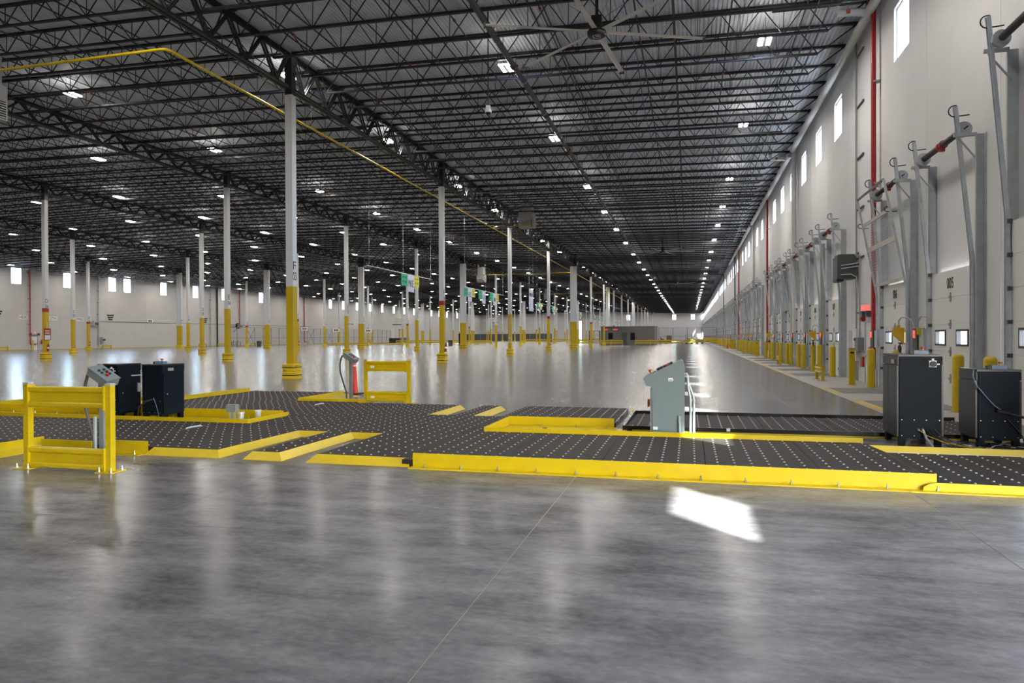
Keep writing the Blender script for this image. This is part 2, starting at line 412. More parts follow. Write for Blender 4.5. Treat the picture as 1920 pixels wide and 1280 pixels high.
for i, (xa, za, xb, zz, ang, depth, pan, dock) in enumerate(bays):
    L = math.hypot(xb-xa, zz-za)
    ms = [p.mesh(n, STEEL) for p, n in zip(joist_parts(L, depth, pan, dock), ('top_chord', 'bottom_chord', 'web'))]
    lt = G()
    for p in joist_parts(L, depth, pan*1.0, dock, True): lt.add(p.v, p.f)
    R = Matrix.Rotation(ang, 3, 'Y'); lv = [R @ Vector(p) for p in lt.v]
    k0 = math.ceil((YB+1-Y3)/JP); k = k0; cnt = 0
    while Y3+JP*k < YE-.5:
        y = Y3+JP*k; k += 1
        if y >= near[i][0] and cnt < near[i][1]:
            cnt += 1
            t = thing('roof_joist', 'dark open web steel roof joist '+bn[i], 'joist', (xa, y, za), 0, 'roof joists '+bn[i]); t.rotation_euler = (0, ang, 0)
            for n, m in zip(('top_chord', 'bottom_chord', 'web'), ms):
                c = obj(n, m, t)
                if n == 'web': c['kind'] = 'stuff'
        else:
            rest.add([(p.x+xa, p.y+y, p.z+za) for p in lv], lt.f)
o = rest.ob('distant_roof_joists', STEEL); tag(o, 'mass of dark roof joists far down the hall and behind the camera', 'joists', None, 'stuff')

# ------------------------------------------------------------ joist girders along the column rows
for r, x in ROWX.items():
    z1 = zb(x); dep = 1.46 if r == 'F' else .98; z0 = z1-dep
    def chord(za, zc, y0, y1, up):
        g = G()
        for s in (-1, 1):
            a = sorted((s*.02, s*.16)); g.box(a[0], a[1], y0, y1, (zc-.022) if up else za, zc if up else za+.022)
            a = sorted((s*.02, s*.045)); g.box(a[0], a[1], y0, y1, za, zc)
        return g
    tcm = chord(-.16, 0, .18, BAY-.18, True).mesh('top_chord', STEEL); bcm = chord(-dep, -dep+.16, .18, BAY-.18, False).mesh('bottom_chord', STEEL)
    dg = []
    for j in range(9):
        a, b, m = JP*j, JP*(j+1), JP*(j+.5)
        for p, q in ((a if j else .25, m), (b if j < 8 else BAY-.25, m)):
            g = G()
            for s in (-.06, .06): g.bar((s, p, -.10), (s, q, -dep+.09), .055, .075, (1, 0, 0))
            dg.append(g.mesh('web_member', STEEL))
    for n in range(2 if r in 'FE' else 3, 19):
        t = thing('joist_girder', f'dark steel girder truss over row {r}, {nth(n)} counting away from the camera', 'girder', (x, ly(n), z1), 0, 'girder trusses over the column rows')
        obj('top_chord', tcm, t); obj('bottom_chord', bcm, t)
        if (r == 'F' and n < 12) or (r in 'ED' and n < 7):
            for m in dg: obj('web_member', m, t)
        else:
            g = G()
            for m in dg: g.add([v.co for v in m.vertices], [p.vertices for p in m.polygons])
            g.ob('web', STEEL, t)['kind'] = 'stuff'

# bridging bars and sprinkler branch pipes, both along the hall
for i, (xa, za, xb, zz, ang, depth, pan, dock) in enumerate(bays):
    fr = (.1, .3, .5, .7, .9) if i > 2 else (.2, .5, .8)
    for f in fr:
        x = xa+(xb-xa)*f
        for dz in (.03, -depth+.02):
            o = G().box(x-.022, x+.022, YB+1, YE-1, zb(x)+dz, zb(x)+dz+.034).ob('bridging_bar', STEEL)
            tag(o, 'thin dark bridging bar crossing the joists '+bn[i], 'bar', 'bridging bars '+bn[i])
    m = 7 if dock else 5
    for j in range(m if i > 1 else 3):
        x = xa+(xb-xa)*(j+.5)/(m if i > 1 else 3); z = zb(x)-.26
        t = thing('sprinkler_pipe', 'dark sprinkler pipe with orange couplings '+bn[i], 'pipe', (x, 0, z), 0, 'sprinkler branch pipes '+bn[i])
        G().cyl((0, YB+1, 0), (0, YE-1, 0), .028, 6).ob('pipe', STEEL, t)
        if i > 2:
            cm = G().cyl((0, -.07, 0), (0, .07, 0), .055, 8).mesh('coupling', ORANGE)
            for q in range(7): obj('coupling', cm, t, (0, 9+3.7*(j % 3)+7.2*q, 0))

# ------------------------------------------------------------ columns
def guard_mesh(wx, wy, lod):
    g = G(); n = 24 if lod else 12
    def ring(z, off):
        pts = []
        for j in range(n):
            t = 2*PI*(j+.5)/n; c, s = math.cos(t), math.sin(t); e = .45
            pts.append(((wx+off)*math.copysign(abs(c)**e, c), (wy+off)*math.copysign(abs(s)**e, s), z))
        return pts
    prof = [(0, 0), (.05, .005), (.1, -.012), (.15, .006), (.2, -.012), (.25, .004), (.3, -.014), (.35, .006), (.4, -.012), (.45, .004), (.5, -.012), (.56, .005), (.60, 0), (.62, -.03)] if lod else [(0, 0), (.3, -.008), (.6, 0), (.62, -.03)]
    g.rings([ring(z, o) for z, o in prof]); return g.mesh('bumper_guard', YELG, True)
def strap_mesh(wx, wy, z):
    g = G(); n = 24
    for j in range(n):
        t0, t1 = 2*PI*(j+.5)/n, 2*PI*(j+1.5)/n
        P = lambda t: ((wx)*math.copysign(abs(math.cos(t))**.45, math.cos(t)), (wy)*math.copysign(abs(math.sin(t))**.45, math.sin(t)))
        a, b = P(t0), P(t1)
        g.quad((a[0], a[1], z-.018), (b[0], b[1], z-.018), (b[0], b[1], z+.018), (a[0], a[1], z+.018))
    return g.mesh('strap', BLACK)
HS = .16
CM = {}
def cmesh(key, f):
    if key not in CM: CM[key] = f()
    return CM[key]
for r, x in ROWX.items():
    for n in LINES:
        y = ly(n); wide = n in (7, 13); hx = .46 if wide else HS
        zt = zb(x); zw = 11.82 if r == 'F' else 12.72
        red = (not wide) and n % 2 == 0 and r in 'FDB'
        t = thing('building_column', ('wide ' if wide else '')+f'white steel column with yellow lower part marked {r}{n:02d}'+(', red banded' if red else ''), 'column', (x, y, 0), 0, f'columns of row {r}')
        nearby = math.hypot(x, y) < 120
        obj('shaft_bottom', cmesh(('y', hx), lambda: G().box(-hx, hx, -HS, HS, 0, 3.85).mesh('shaft_bottom', YELC)), t)
        z0 = 4.15 if red else 3.85
        if red: obj('red_band', cmesh(('r', hx), lambda: G().box(-hx-.003, hx+.003, -HS-.003, HS+.003, 3.85, 4.15).mesh('red_band', RED)), t)
        obj('shaft_middle', cmesh(('w', hx, z0, zw), lambda: G().box(-hx, hx, -HS, HS, z0, zw).mesh('shaft_middle', WHITEP)), t)
        obj('shaft_top', cmesh(('t', hx, zw, zt), lambda: G().box(-hx, hx, -HS, HS, zw, zt+.02).mesh('shaft_top', STEELB)), t)
        gx, gy = hx+.17, HS+.17
        obj('bumper_guard', cmesh(('g', hx, nearby), lambda: guard_mesh(gx, gy, nearby)), t)
        if nearby:
            for z in (.15, .48): obj('strap', cmesh(('s', hx, z), lambda: strap_mesh(gx+.012, gy+.012, z)), t)
            if wide:
                obj('strap', cmesh('vs', lambda: G().box(-.28, -.24, -gy-.014, gy+.014, 0, .6).box(.24, .28, -gy-.014, gy+.014, 0, .6).mesh('strap', BLACK)), t)
            obj('guard_label', cmesh('gl', lambda: G().box(-.2, -.06, -.349, -.343, .31, .325).box(-.2, -.08, -.349, -.343, .355, .368).mesh('guard_label', INK)), t, (0, 0, 0))
        if math.hypot(x, y) < 190:
            letters(r, .34, INK, t, (hx+.002, -.02, 4.72), FACE_X, .22); letters(f'{n:02d}', .34, INK, t, (hx+.002, -.02, 4.28), FACE_X, .27)
        if red and nearby:
            e = thing('fire_extinguisher', f'red fire extinguisher hung on the column marked {r}{n:02d}', 'extinguisher', (x+HS+.09, y-.02, .72), 0, 'column fire extinguishers')
            obj('cylinder', cmesh('fe1', lambda: G().lathe((0, 0, 0), [(.03, 0), (.085, .02), (.085, .40), (.06, .48), (.03, .50)], 12).mesh('cylinder', REDP, True)), e)
            obj('label_band', cmesh('fe2', lambda: G().lathe((0, 0, .22), [(.0865, 0), (.0865, .13)], 12).mesh('label_band', WHITEM, True)), e)
            obj('valve', cmesh('fe3', lambda: G().cyl((0, 0, .5), (0, 0, .58), .025, 8).bar((-.03, 0, .58), (.09, 0, .60), .02, .025).tube([(.03, 0, .56), (.09, .02, .5), (.1, .03, .3)], .012, 6).mesh('valve', BLACK)), e)
# furniture fixed on columns
t = thing('extinguisher_sign', 'dark red sign board with a white notice on column marked D04', 'sign', (ROWX['D']+HS+.02, ly(4)-.02, 0))
G().box(0, .02, -.3, .3, 1.62, 2.55).ob('board', RED, t); G().box(.02, .026, -.24, .24, 1.66, 2.02).ob('notice', WHITES, t)
G().box(-.02, 0, -.03, .03, 2.55, 3.0).ob('bracket', GALV, t)
for i in range(3): G().box(.02, .024, -.2, .2, 2.12+.12*i, 2.16+.12*i).ob('text_line', PVC, t)
t = thing('wall_outlets', 'grey conduit with small outlet boxes on column marked F05', 'outlet', (ROWX['F'], ly(5)-HS, 0))
G().cyl((.02, -.03, 1.35), (.02, -.03, 11.5), .022, 6).ob('conduit', CONDUIT, t)
for a, z in ((0, 1.62), (-.08, 1.2), (.09, 1.2)): G().box(a-.05, a+.05, -.07, 0, z-.09, z+.09).ob('outlet_box', ALU, t)

# ------------------------------------------------------------ high-bay lights
hm = G().box(-.215, .215, -.38, .38, .012, .07).box(-.06, .06, -.25, .25, .07, .13).mesh('housing', WHITEM)
dm = G().quad((-.065, -.35, .01), (.065, -.35, .01), (.065, .35, .01), (-.065, .35, .01)).mesh('diffuser', LAMPM)
um = G().quad((-.2, -.36, .074), (-.2, .36, .074), (-.07, .36, .074), (-.07, -.36, .074)).quad((.07, -.36, .074), (.07, .36, .074), (.2, .36, .074), (.2, -.36, .074)).mesh('top_lens', LAMPUP)
sm_ = G().quad((-.22, -.38, .02), (-.22, .38, .02), (-.22, .38, .068), (-.22, -.38, .068)).quad((.22, -.38, .02), (.22, .38, .02), (.22, .38, .068), (.22, -.38, .068)).quad((-.215, -.385, .02), (.215, -.385, .02), (.215, -.385, .068), (-.215, -.385, .068)).quad((-.215, .385, .02), (.215, .385, .02), (.215, .385, .068), (-.215, .385, .068)).mesh('added_side_glow', SIDEGLOW)
wm = G().cyl((0, -.3, .07), (0, -.3, .75), .008, 4).cyl((0, .3, .07), (0, .3, .75), .008, 4).mesh('hanger', STEEL)
LY = [6.2, 16.3, 26.4, 36.5, 48.8, 59.0, 69.0, 79.2, 90.3]
while LY[-1] < 310: LY.append(LY[-1]+10.4)
LX = [(2.65, 12.28, 0), (-7.0, 12.28, 0), (-16.68, 12.9, 0), (-28.2, 13.2, 0), (-36.9, 13.25, 0), (-45.8, 13.4, -1.5), (-54.0, 13.35, -1.8), (-62.5, 13.2, -.5), (-71.0, 13.05, 0), (-79.4, 12.85, 0), (-88.5, 12.6, 0), (-95.8, 12.5, 0)]
spots = sorted([(x, y+d, z) for x, z, d in LX for y in LY], key=lambda p: (p[1] < 4) * 1e4 + math.hypot(p[0], p[1]) + (0 if p[0] > -.95*p[1]-6 else 400))
far_h, far_d = G(), G()
for i, (x, y, z) in enumerate(spots):
    if i < 290 and y > 4:
        rowname = 'over the dock bay' if x > -10 else ('beside column row F' if x > -17 else 'over the column bays')
        t = thing('highbay_light', 'lit twin strip high bay light hung under the roof '+rowname, 'light', (x, y, z), 0, 'high bay lights '+rowname)
        obj('housing', hm, t); obj('diffuser', dm, t, (-.125, 0, 0)); obj('diffuser', dm, t, (.125, 0, 0)); obj('hanger', wm, t); obj('top_lens', um, t); obj('added_side_glow', sm_, t)
    else:
        far_h.add([(p.co.x+x, p.co.y+y, p.co.z+z) for p in hm.vertices], [p.vertices for p in hm.polygons])
        for s in (-.125, .125): far_d.add([(p.co.x+x+s, p.co.y+y, p.co.z+z) for p in dm.vertices], [p.vertices for p in dm.polygons])
t = thing('distant_lights', 'rows of lit high bay lights at the far end and behind the camera', 'lights', kind='stuff')
far_h.ob('housing', WHITEM, t)['kind'] = 'stuff'; far_d.ob('diffuser', LAMPM, t)['kind'] = 'stuff'

# ------------------------------------------------------------ pipes, ducts and things hung from the roof
t = thing('sprinkler_main', 'thick dark sprinkler main running the length of the dock bay', 'pipe', (-6.5, 0, 12.08))
G().cyl((0, YB+1, 0), (0, YE-1, 0), .105, 14).ob('pipe', STEELB, t, True)
cm = G().cyl((0, -.09, 0), (0, .09, 0), .135, 14).box(-.17, .17, -.035, .035, -.03, .03).mesh('coupling', mat('dull red coupling', (.14, .03, .022), .5), True)
for i in range(20): obj('coupling', cm, t, (0, 13.5+6.1*i, 0))
hg = G().tube([(.12*math.cos(a), 0, .12*math.sin(a)) for a in [PI/2+2*PI*j/12 for j in range(13)]], .012, 4).cyl((0, 0, .12), (0, 0, .9), .008, 4).mesh('hanger', ZINC)
for i in range(24): obj('hanger', hg, t, (0, 11.2+4.03*i, 0))
t = thing('gas_pipe', 'yellow gas pipe with one elbow running along column row F', 'pipe')
G().tube([(-62, 19.15, 11.2), (-16.85, 19.15, 11.2), (-16.68, 19.18, 11.2), (-16.6, 19.35, 11.2), (-16.6, 19.6, 11.2), (-16.6, YE-4, 11.2)], .05, 10).ob('pipe', YEL, t, True)
hm2 = G().cyl((0, 0, .05), (0, 0, 2.0), .007, 4).box(-.03, .03, -.015, .015, -.06, .06).mesh('hanger', ZINC)
for i in range(12): obj('hanger', hm2, t, (-16.6, 22.6+5.5*i, 11.2))
for y, xa, xb in ((57.5, -16.6, -13.2), (101, -32.5, -16.6), (150, -32.5, -16.6)):
    G().tube([(xb, y, 11.22), (xa, y, 11.22)] if xa != -16.6 else [(xa, y, 11.22), (xb, y, 11.22), (xb, y, 12.3)], .035, 8).ob('branch_pipe', YEL, t, True)

def hvac(x, y, z, w, d, h, lab, louv=True):
    t = thing('hvac_unit', lab, 'heater', (x, y, z), 0, 'hvac units hung from the roof')
    G().box(-w/2, w/2, -d/2, d/2, 0, h).ob('casing', AC, t)
    for i in range(6): G().bar((-w/2+.1, -d/2-.03, .12+h*.075*i), (w/2-.1, -d/2-.03, .12+h*.075*i), .09, .02, (0, -.5, 1)).ob('louver', WHITEM, t)
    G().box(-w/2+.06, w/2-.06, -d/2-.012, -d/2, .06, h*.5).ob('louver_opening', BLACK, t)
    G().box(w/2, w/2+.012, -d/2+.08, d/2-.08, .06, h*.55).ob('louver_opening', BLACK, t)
    for i in range(7): G().bar((w/2+.03, -d/2+.1, .1+h*.07*i), (w/2+.03, d/2-.1, .1+h*.07*i), .07, .025).ob('louver', WHITEM, t)
    for sx in (-1, 1):
        for sz in (.05, h-.05): G().cyl((sx*w/2, -d/2-.02, sz), (sx*w/2, -d/2+.1, sz), .05, 8).ob('corner_bracket', ORANGE, t)
    G().box(-w/2+.15, w/2-.15, -d/2+.1, d/2-.1, h, min(h+1.2, zb(x)-z+.1)).ob('duct_collar', AC, t)
    for a in (-w/2+.1, w/2-.1): G().cyl((a, 0, h), (a, 0, zb(x)-z+.14), .012, 4).ob('hanger_rod', ZINC, t)
hvac(-26.85, 20.9, 10.3, 1.5, 1.2, 1.35, 'pale louvred air handler hung at the edge of the view near the gas pipe')
hvac(-13.9, 59.5, 11.35, 1.3, 1.3, 1.3, 'pale louvred air handler above column marked F05')
hvac(-31.2, 102.3, 10.2, 1.2, 1.2, 1.1, 'small pale louvred heater hung beside the row of banners')
hvac(-31.0, 152, 10.2, 1.2, 1.2, 1.1, 'small pale louvred heater hung far down the column bay')

def fan(x, y, ang, lab):
    t = thing('ceiling_fan', lab, 'fan', (x, y, 11.2), 0, 'large ceiling fans')
    hub = G().lathe((0, 0, -.14), [(.12, 0), (.27, .01), (.30, .05), (.30, .13), (.26, .2), (.12, .22)], 20).ob('hub', BLACKG, t, True)
    g = G().box(-.12, .12, -.12, -.095, -.146, -.142).box(-.12, .12, .095, .12, -.146, -.142).box(-.12, -.095, -.12, .12, -.146, -.142).box(.095, .12, -.12, .12, -.146, -.142).box(-.04, .06, -.03, .0, -.146, -.142)
    g.ob('emblem', WHITEM, hub)
    G().box(-.16, .16, -.13, .13, .06, .48).ob('motor', BLACKG, t)
    G().cyl((0, 0, .45), (0, 0, 1.6), .05, 8).ob('downrod', BLACKG, t)
    for a, b in ((1, 1), (1, -1), (-1, 1), (-1, -1)): G().tube([(a*.1, b*.1, .4), (a*1.1, b*1.1, 1.5)], .006, 4).ob('guy_wire', STEEL, t)
    for i in range(6):
        a = ang+i*PI/3
        b = G().prism([(-.085, .012), (-.03, .035), (.05, .028), (.09, -.01), (.05, .004), (-.03, .012)], 'x', .24, 3.52).ob('blade', FANW, t); b.rotation_euler = (0, 0, a)
        G().box(3.5, 3.54, -.09, .1, -.07, .07).ob('tip_fin', DKBOX, b)
fan(-2.78, 21.57, math.radians(22.6), 'large six blade ceiling fan with black hub closest under the roof')
fan(-2.9, 79, math.radians(10), 'large six blade ceiling fan halfway down the dock bay')
fan(-2.2, 128, math.radians(35), 'large six blade ceiling fan far down the dock bay')
def dome(x, y, z, lab):
    t = thing('dome_camera', lab, 'camera', (x, y, z), 0, 'pendant dome cameras')
    G().cyl((0, 0, .16), (0, 0, zb(x)-z+.14), .022, 8).ob('pendant_pole', STEELB, t)
    G().box(-.075, .075, -.075, .075, .1, .2).ob('junction_box', WHITEM, t)
    G().lathe((0, 0, -.05), [(.10, 0), (.125, .01), (.125, .10), (.1, .15), (.05, .16)], 20).ob('housing', WHITEM, t, True)
    G().lathe((0, 0, -.13), [(.012, 0), (.055, .015), (.085, .05), (.09, .09)], 16).ob('lens_dome', DGLASS, t, True)
dome(-7.03, 24, 9.86, 'white dome camera on a long pole beside the thick sprinkler main')
dome(-4.6, 96, 9.6, 'white dome camera on a pole halfway down the dock bay')
dome(-50, 38, 9.6, 'small white dome camera hung over the column bays')
t = thing('data_cable', 'thin blue cable sagging across the hall under the joists', 'cable')
pts = []
for i in range(41):
    x = -27+i*.75; pts.append((x, 27.3+.05*math.sin(i), zb(x)-.75-.09*abs(math.sin(i*PI/5))-(.25 if x > -16 else 0)))
G().tube(pts, .009, 5).ob('cable', BLUECORD, t, True)
t = thing('cable_bundle', 'blue cable bundle running down the hall above the fan', 'cable')
G().tube([(-2.0+.06*math.sin(i*1.3), 9+3*i, 12.45+.05*math.cos(i*2.1)) for i in range(60)], .018, 5).ob('cable', BLUECORD, t, True)

# banners over the lanes
def banner(y0, x, z, word, lab, parts=(1, 1, 1), s=1.0):
    t = thing('lane_banner', lab, 'banner', (x, y0, z+.012), 0, 'lane banners')
    a = 0
    for on, wd, h, m, n in zip(parts, (1.15*s, 1.2*s, 1.0*s), (.85*s, 1.25*s, .8*s), (GREENS, WHITES, YELS), ('green_panel', 'white_panel', 'yellow_panel')):
        if on:
            p = G().box(-.006, .006, a, a+wd, -h, 0).ob(n, m, t)
            if n == 'white_panel': (letters(word, .5*s, INK, p, (.008, a+wd/2, -.62*s), FACE_X, .95*s) if word else [G().box(.006, .009, a+wd*(.2+.22*q), a+wd*(.36+.22*q), -.85*s, -.45*s).ob('printed_mark', INK, p) for q in range(3)])
            else:
                for i in range(2):
                    for j in range(2): G().box(.006, .009, a+wd*(.18+.4*j), a+wd*(.42+.4*j), -h*(.35+.4*i), -h*(.2+.38*i)).ob('printed_mark', mat_dark(m), p)
        a += wd
_MD = {}
def mat_dark(m):
    if m.name not in _MD:
        c = m.node_tree.nodes['Principled BSDF'].inputs['Base Color'].default_value
        _MD[m.name] = mat(m.name+' print', (c[0]*.35, c[1]*.4, c[2]*.35), .6)
    return _MD[m.name]
BX, BZ = -20.0, 6.3
banner(45.9, BX, BZ, 'MKE', 'hanging banner trio lettered MKE, the one closest to the camera')
banner(60.1, BX, BZ, 'HOL', 'hanging banner trio lettered HOL, at the near end of the second rail')
banner(64.6, BX, BZ, 'RIA', 'hanging banner pair in the middle of the second rail', (1, 1, 0))
banner(68.6, BX, BZ, None, 'hanging banner trio at the far end of the second rail')
banner(91.2, BX, BZ, None, 'hanging banner trio at the near end of the third rail')
banner(101.8, BX, BZ, None, 'hanging banner trio at the far end of the third rail')
banner(117.5, BX, BZ, None, 'hanging banner trio at the near end of the fourth rail')
banner(122.0, BX, BZ, None, 'hanging banner pair in the middle of the fourth rail', (0, 1, 0))
banner(128.0, BX, BZ, None, 'hanging banner trio at the far end of the fourth rail')
for i, y in enumerate((148, 156, 163, 186, 194, 202)):
    banner(y, BX, BZ, None, f'small far hanging banner trio, {nth(i+1)} beyond the fourth rail', (1, 1, 0), 1.2)
t = thing('tall_banner', 'tall white banner with faint print hung higher than the lane banners', 'banner', (-17.9, 77.4, 7.3))
G().box(-.006, .006, 0, 2.2, -2.6, 0).ob('cloth', WHITES, t); G().cyl((0, .1, 0), (0, .1, zb(-17.9)-7.3+.14), .008, 4).cyl((0, 2.1, 0), (0, 2.1, zb(-17.9)-7.3+.14), .008, 4).ob('hanger', ZINC, t); G().box(.006, .009, .3, 1.0, -.9, -.5).box(.006, .009, 1.2, 1.9, -.9, -.5).ob('printed_mark', INK, t)
for i, (a, b) in enumerate(((40.5, 52), (60, 74), (91, 106), (117, 133), (147.5, 168), (185.5, 207))):
    t = thing('banner_rail', f'thin pale rail carrying the {nth(i+1)} set of lane banners', 'rail', (BX, 0, BZ+.03), 0, 'banner rails')
    G().cyl((0, a, 0), (0, b, 0), .03, 6).ob('rail', ALU, t)
    for y in (a+.3, (a+b)/2, b-.3): G().cyl((0, y, 0), (0, y, zb(BX)-BZ+.12), .008, 4).ob('hanger', ZINC, t)

# ------------------------------------------------------------ dock doors
def door_meshes(nsec, ztrk):
    m = {}; h = .65; H = nsec*h
    m['sec'] = G().box(-.16, -.10, -1.385, 1.385, .004, h-.004).box(-.13, -.10, -1.385, 1.385, h-.004, h+.004)
    for i in range(1, 4): m['sec'].box(-.163, -.16, -1.385, 1.385, h*i/4-.004, h*i/4+.004)
    m['sec'] = m['sec'].mesh('door_section', DOORW)
    g = G(); z0, z1 = .155, .505
    g.box(-.16, -.10, -1.385, 1.385, .004, z0).box(-.16, -.10, -1.385, 1.385, z1, h-.004).box(-.13, -.10, -1.385, 1.385, h-.004, h+.004)
    for a, b in ((-1.385, -1.045), (-.365, .365), (1.045, 1.385)): g.box(-.16, -.10, a, b, z0, z1)
    m['secw'] = g.mesh('door_section', DOORW)
    g = G(); t = .045
    for a in (-.36, .36-t): g.box(-.18, -.09, a, a+t, z0-.02, z1+.02)
    g.box(-.18, -.09, -.36+t, .36-t, z0-.02, z0-.02+t); g.box(-.18, -.09, -.36+t, .36-t, z1+.02-t, z1+.02)
    m['wf'] = g.mesh('window_frame', FRAMEK)
    m['pane'] = G().box(-.135, -.13, -.33, .33, z0, z1).mesh('pane', GLASS)
    m['hinge'] = G().box(-.185, -.16, -.03, .03, -.11, .11).box(-.205, -.16, -.045, .045, -.03, .03).mesh('hinge', ZINC)
    zk = H+.1; xt = -.55; g = G()
    for a, b, u in (((-.22, 0, 0), (-.22, 0, zk), (1, 0, 0)), ((-.22, 0, zk), (xt, 0, ztrk), (1, 0, 0))):
        g.bar(a, b, .085, .012, u)
        for s in (-.04, .04):
            g.bar((a[0], s, a[2]), (b[0], s, b[2]), .012, .075, u)
    m['track'] = g.mesh('guide_track', ALU)
    zp = ztrk-.65
    m['post'] = G().box(-.19, 0, -.012, .012, 0, zp).box(-.02, 0, -.012, .10, 0, zp).box(-.19, -.17, -.012, .05, 0, zp).mesh('wall_post', GALV)
    m['arm'] = G().bar((-.16, 0, zp), (-.60, 0, zp), .06, .07).mesh('bracket_arm', GALV)
    m['brace'] = G().bar((-.52, 0, zp-.05), (-.10, 0, zp-.62), .05, .02).mesh('brace', GALV)
    m['shaft'] = G().cyl((-.36, -1.25, zp+.16), (-.36, -.12, zp+.16), .075, 10).cyl((-.36, .12, zp+.16), (-.36, 1.25, zp+.16), .075, 10).cyl((-.36, -1.6, zp+.16), (-.36, 1.6, zp+.16), .016, 6).mesh('spring_shaft', BLACK, True)
    m['coup'] = G().cyl((-.36, -.14, zp+.16), (-.36, -.06, zp+.16), .10, 10).cyl((-.36, .06, zp+.16), (-.36, .14, zp+.16), .10, 10).box(-.40, -.30, -.05, .05, zp+.02, zp+.24).mesh('coupling', REDP)
    m['drum'] = G().cyl((-.36, -.045, zp+.16), (-.36, .045, zp+.16), .165, 16).box(-.42, -.30, .05, .06, zp+.04, zp+.24).mesh('cable_drum', GALV)
    pts = [(xt+.03, 0, ztrk+.02)]+[(xt-.02-.11*math.sin(a), 0, ztrk-.10+.12*math.cos(a)) for a in [PI*j/6 for j in range(7)]]+[(xt+.28, 0, ztrk-.2)]
    m['hook'] = G().tube(pts, .014, 5).mesh('spring_bumper', BLACK)
    m['seal'] = G().box(-.09, 0, -.03, .03, 0, H).mesh('jamb_seal', BLACK)
    m['lock'] = G().box(-.24, -.16, -.06, .06, -.05, .05).mesh('latch', BLACK)
    g = G()
    for i in range(1, nsec+1): g.box(-.24, -.16, -.05, .05, h*i-.05, h*i+.03)
    m['roll'] = g.mesh('roller_brackets', DKBOX)
    return m, zp, H
DM5 = door_meshes(5, 6.7); DM6 = door_meshes(6, 7.9)
def dock_door(y, num, M, nsec):
    m, zp, H = M
    t = thing('dock_door', f'white vertical lift dock door {num:03d} with galvanized tracks, {nth(num)} in the row', 'door', (XR, y, 0), 0, 'dock doors')
    for i in range(nsec): obj('door_section', m['secw'] if i == 2 else m['sec'], t, (0, 0, .65*i))
    for s in (-.705, .705):
        w = obj('window_frame', m['wf'], t, (0, s, 1.3)); obj('pane', m['pane'], w)
    for i in range(1, nsec): obj('hinge', m['hinge'], t, (0, .03, .65*i))
    for s in (-1, 1):
        obj('guide_track', m['track'], t, (0, s*1.43, 0)); obj('wall_post', m['post'], t, (0, s*1.51, 0), None, (1, s, 1))
        obj('bracket_arm', m['arm'], t, (0, s*1.50, 0)); obj('brace', m['brace'], t, (0, s*1.50, 0))
        obj('cable_drum', m['drum'], t, (0, s*1.34, 0), None, (1, s, 1)); obj('spring_bumper', m['hook'], t, (0, s*1.43, 0))
        obj('roller_brackets', m['roll'], t, (0, s*1.39, 0)); obj('jamb_seal', m['seal'], t, (0, s*1.33, 0))
    obj('spring_shaft', m['shaft'], t); obj('coupling', m['coup'], t); obj('latch', m['lock'], t, (0, -1.2, .32))
    letters(f'{num:03d}', .26, INK, t, (-.168, .05, .65*nsec-.31), FACE_MX, .42)
    return t
proto = None
for k in range(-5, 66):
    y = DY0+DP*k
    if isgap(k) or y < 8 or y > YE-3: continue
    n = dnum(k)
    if k == -2: dock_door(y, n, DM6, 6)
    else: dock_door(y, n, DM5, 5)

# leveler pits, bollards, control boxes
plm = G().box(4.36, 6.0, -1.05, 1.05, .001, .006).box(5.0, 5.01, -1.05, 1.05, .006, .0075).mesh('lip_plate', PLATE)
stm = G().prism([(4.08, 1.22), (4.25, 1.22), (4.38, -1.20), (4.21, -1.20)], 'z', .0012, .003).box(4.3, 6.0, 1.10, 1.16, .0012, .003).mesh('yellow_edge', YSTR)
bom = G().lathe((0, 0, 0), [(.115, 0), (.115, 1.19), (.108, 1.225), (.085, 1.255), (.045, 1.27), (.004, 1.275)], 18).mesh('sleeve', YEL, True)
bam = G().lathe((0, 0, 0), [(.15, 0), (.15, .008)], 16).mesh('base_ring', SEAL)
cb = {'box': G().box(5.84, 6.02, -.45, -.12, 1.30, 1.87).mesh('enclosure', DKBOX), 'box2': G().box(5.88, 6.02, -.80, -.48, 1.3, 1.86).mesh('side_enclosure', GALV),
      'led': G().box(5.834, 5.84, -.30, -.14, 1.62, 1.82).mesh('signal', REDLED), 'ledg': G().box(5.834, 5.84, -.30, -.14, 1.62, 1.82).mesh('signal', GREENLED),
      'yel': G().prism([(5.42, 1.90), (5.70, 1.90), (5.70, 1.45), (5.42, 1.72)], 'y', .1, .24).box(5.52, 5.6, .13, .21, 1.90, 1.97).mesh('restraint_cover', YEL),
      'yel2': G().prism([(5.98, 1.88), (5.80, 1.88), (5.80, 1.72), (5.98, 1.6)], 'y', -.64, -.56).mesh('restraint_cover', YEL),
      'hose': G().tube([(5.56, .17, 1.95), (5.57, .16, 2.1), (5.62, .1, 2.18), (5.72, .0, 2.18), (5.82, -.1, 2.08), (5.86, -.14, 1.86)], .022, 6).tube([(5.9, -.2, 1.86), (5.92, -.25, 2.08), (5.98, -.35, 2.2), (6.05, -.48, 2.18), (6.1, -.56, 2.0)], .022, 6).mesh('hose', GALV, True),
      'hook': G().tube([(5.6, .17+.08*math.cos(a), 1.32+.08*math.sin(a)) for a in [2*PI*j/12 for j in range(13)]], .022, 6).tube([(5.58, .17+.06*math.cos(a), 1.34+.07*math.sin(a)) for a in [2*PI*j/12 for j in range(13)]], .018, 6).tube([(5.6, .17, 1.38), (5.6, .17, 1.5)], .012, 5).mesh('rope_coil', BLACK),
      'con': G().cyl((5.92, -.1, 1.28), (5.92, -.1, .0), .02, 6).box(5.9, 6.2, -.2, -.1, 1.4, 1.5).mesh('conduit', CONDUIT)}
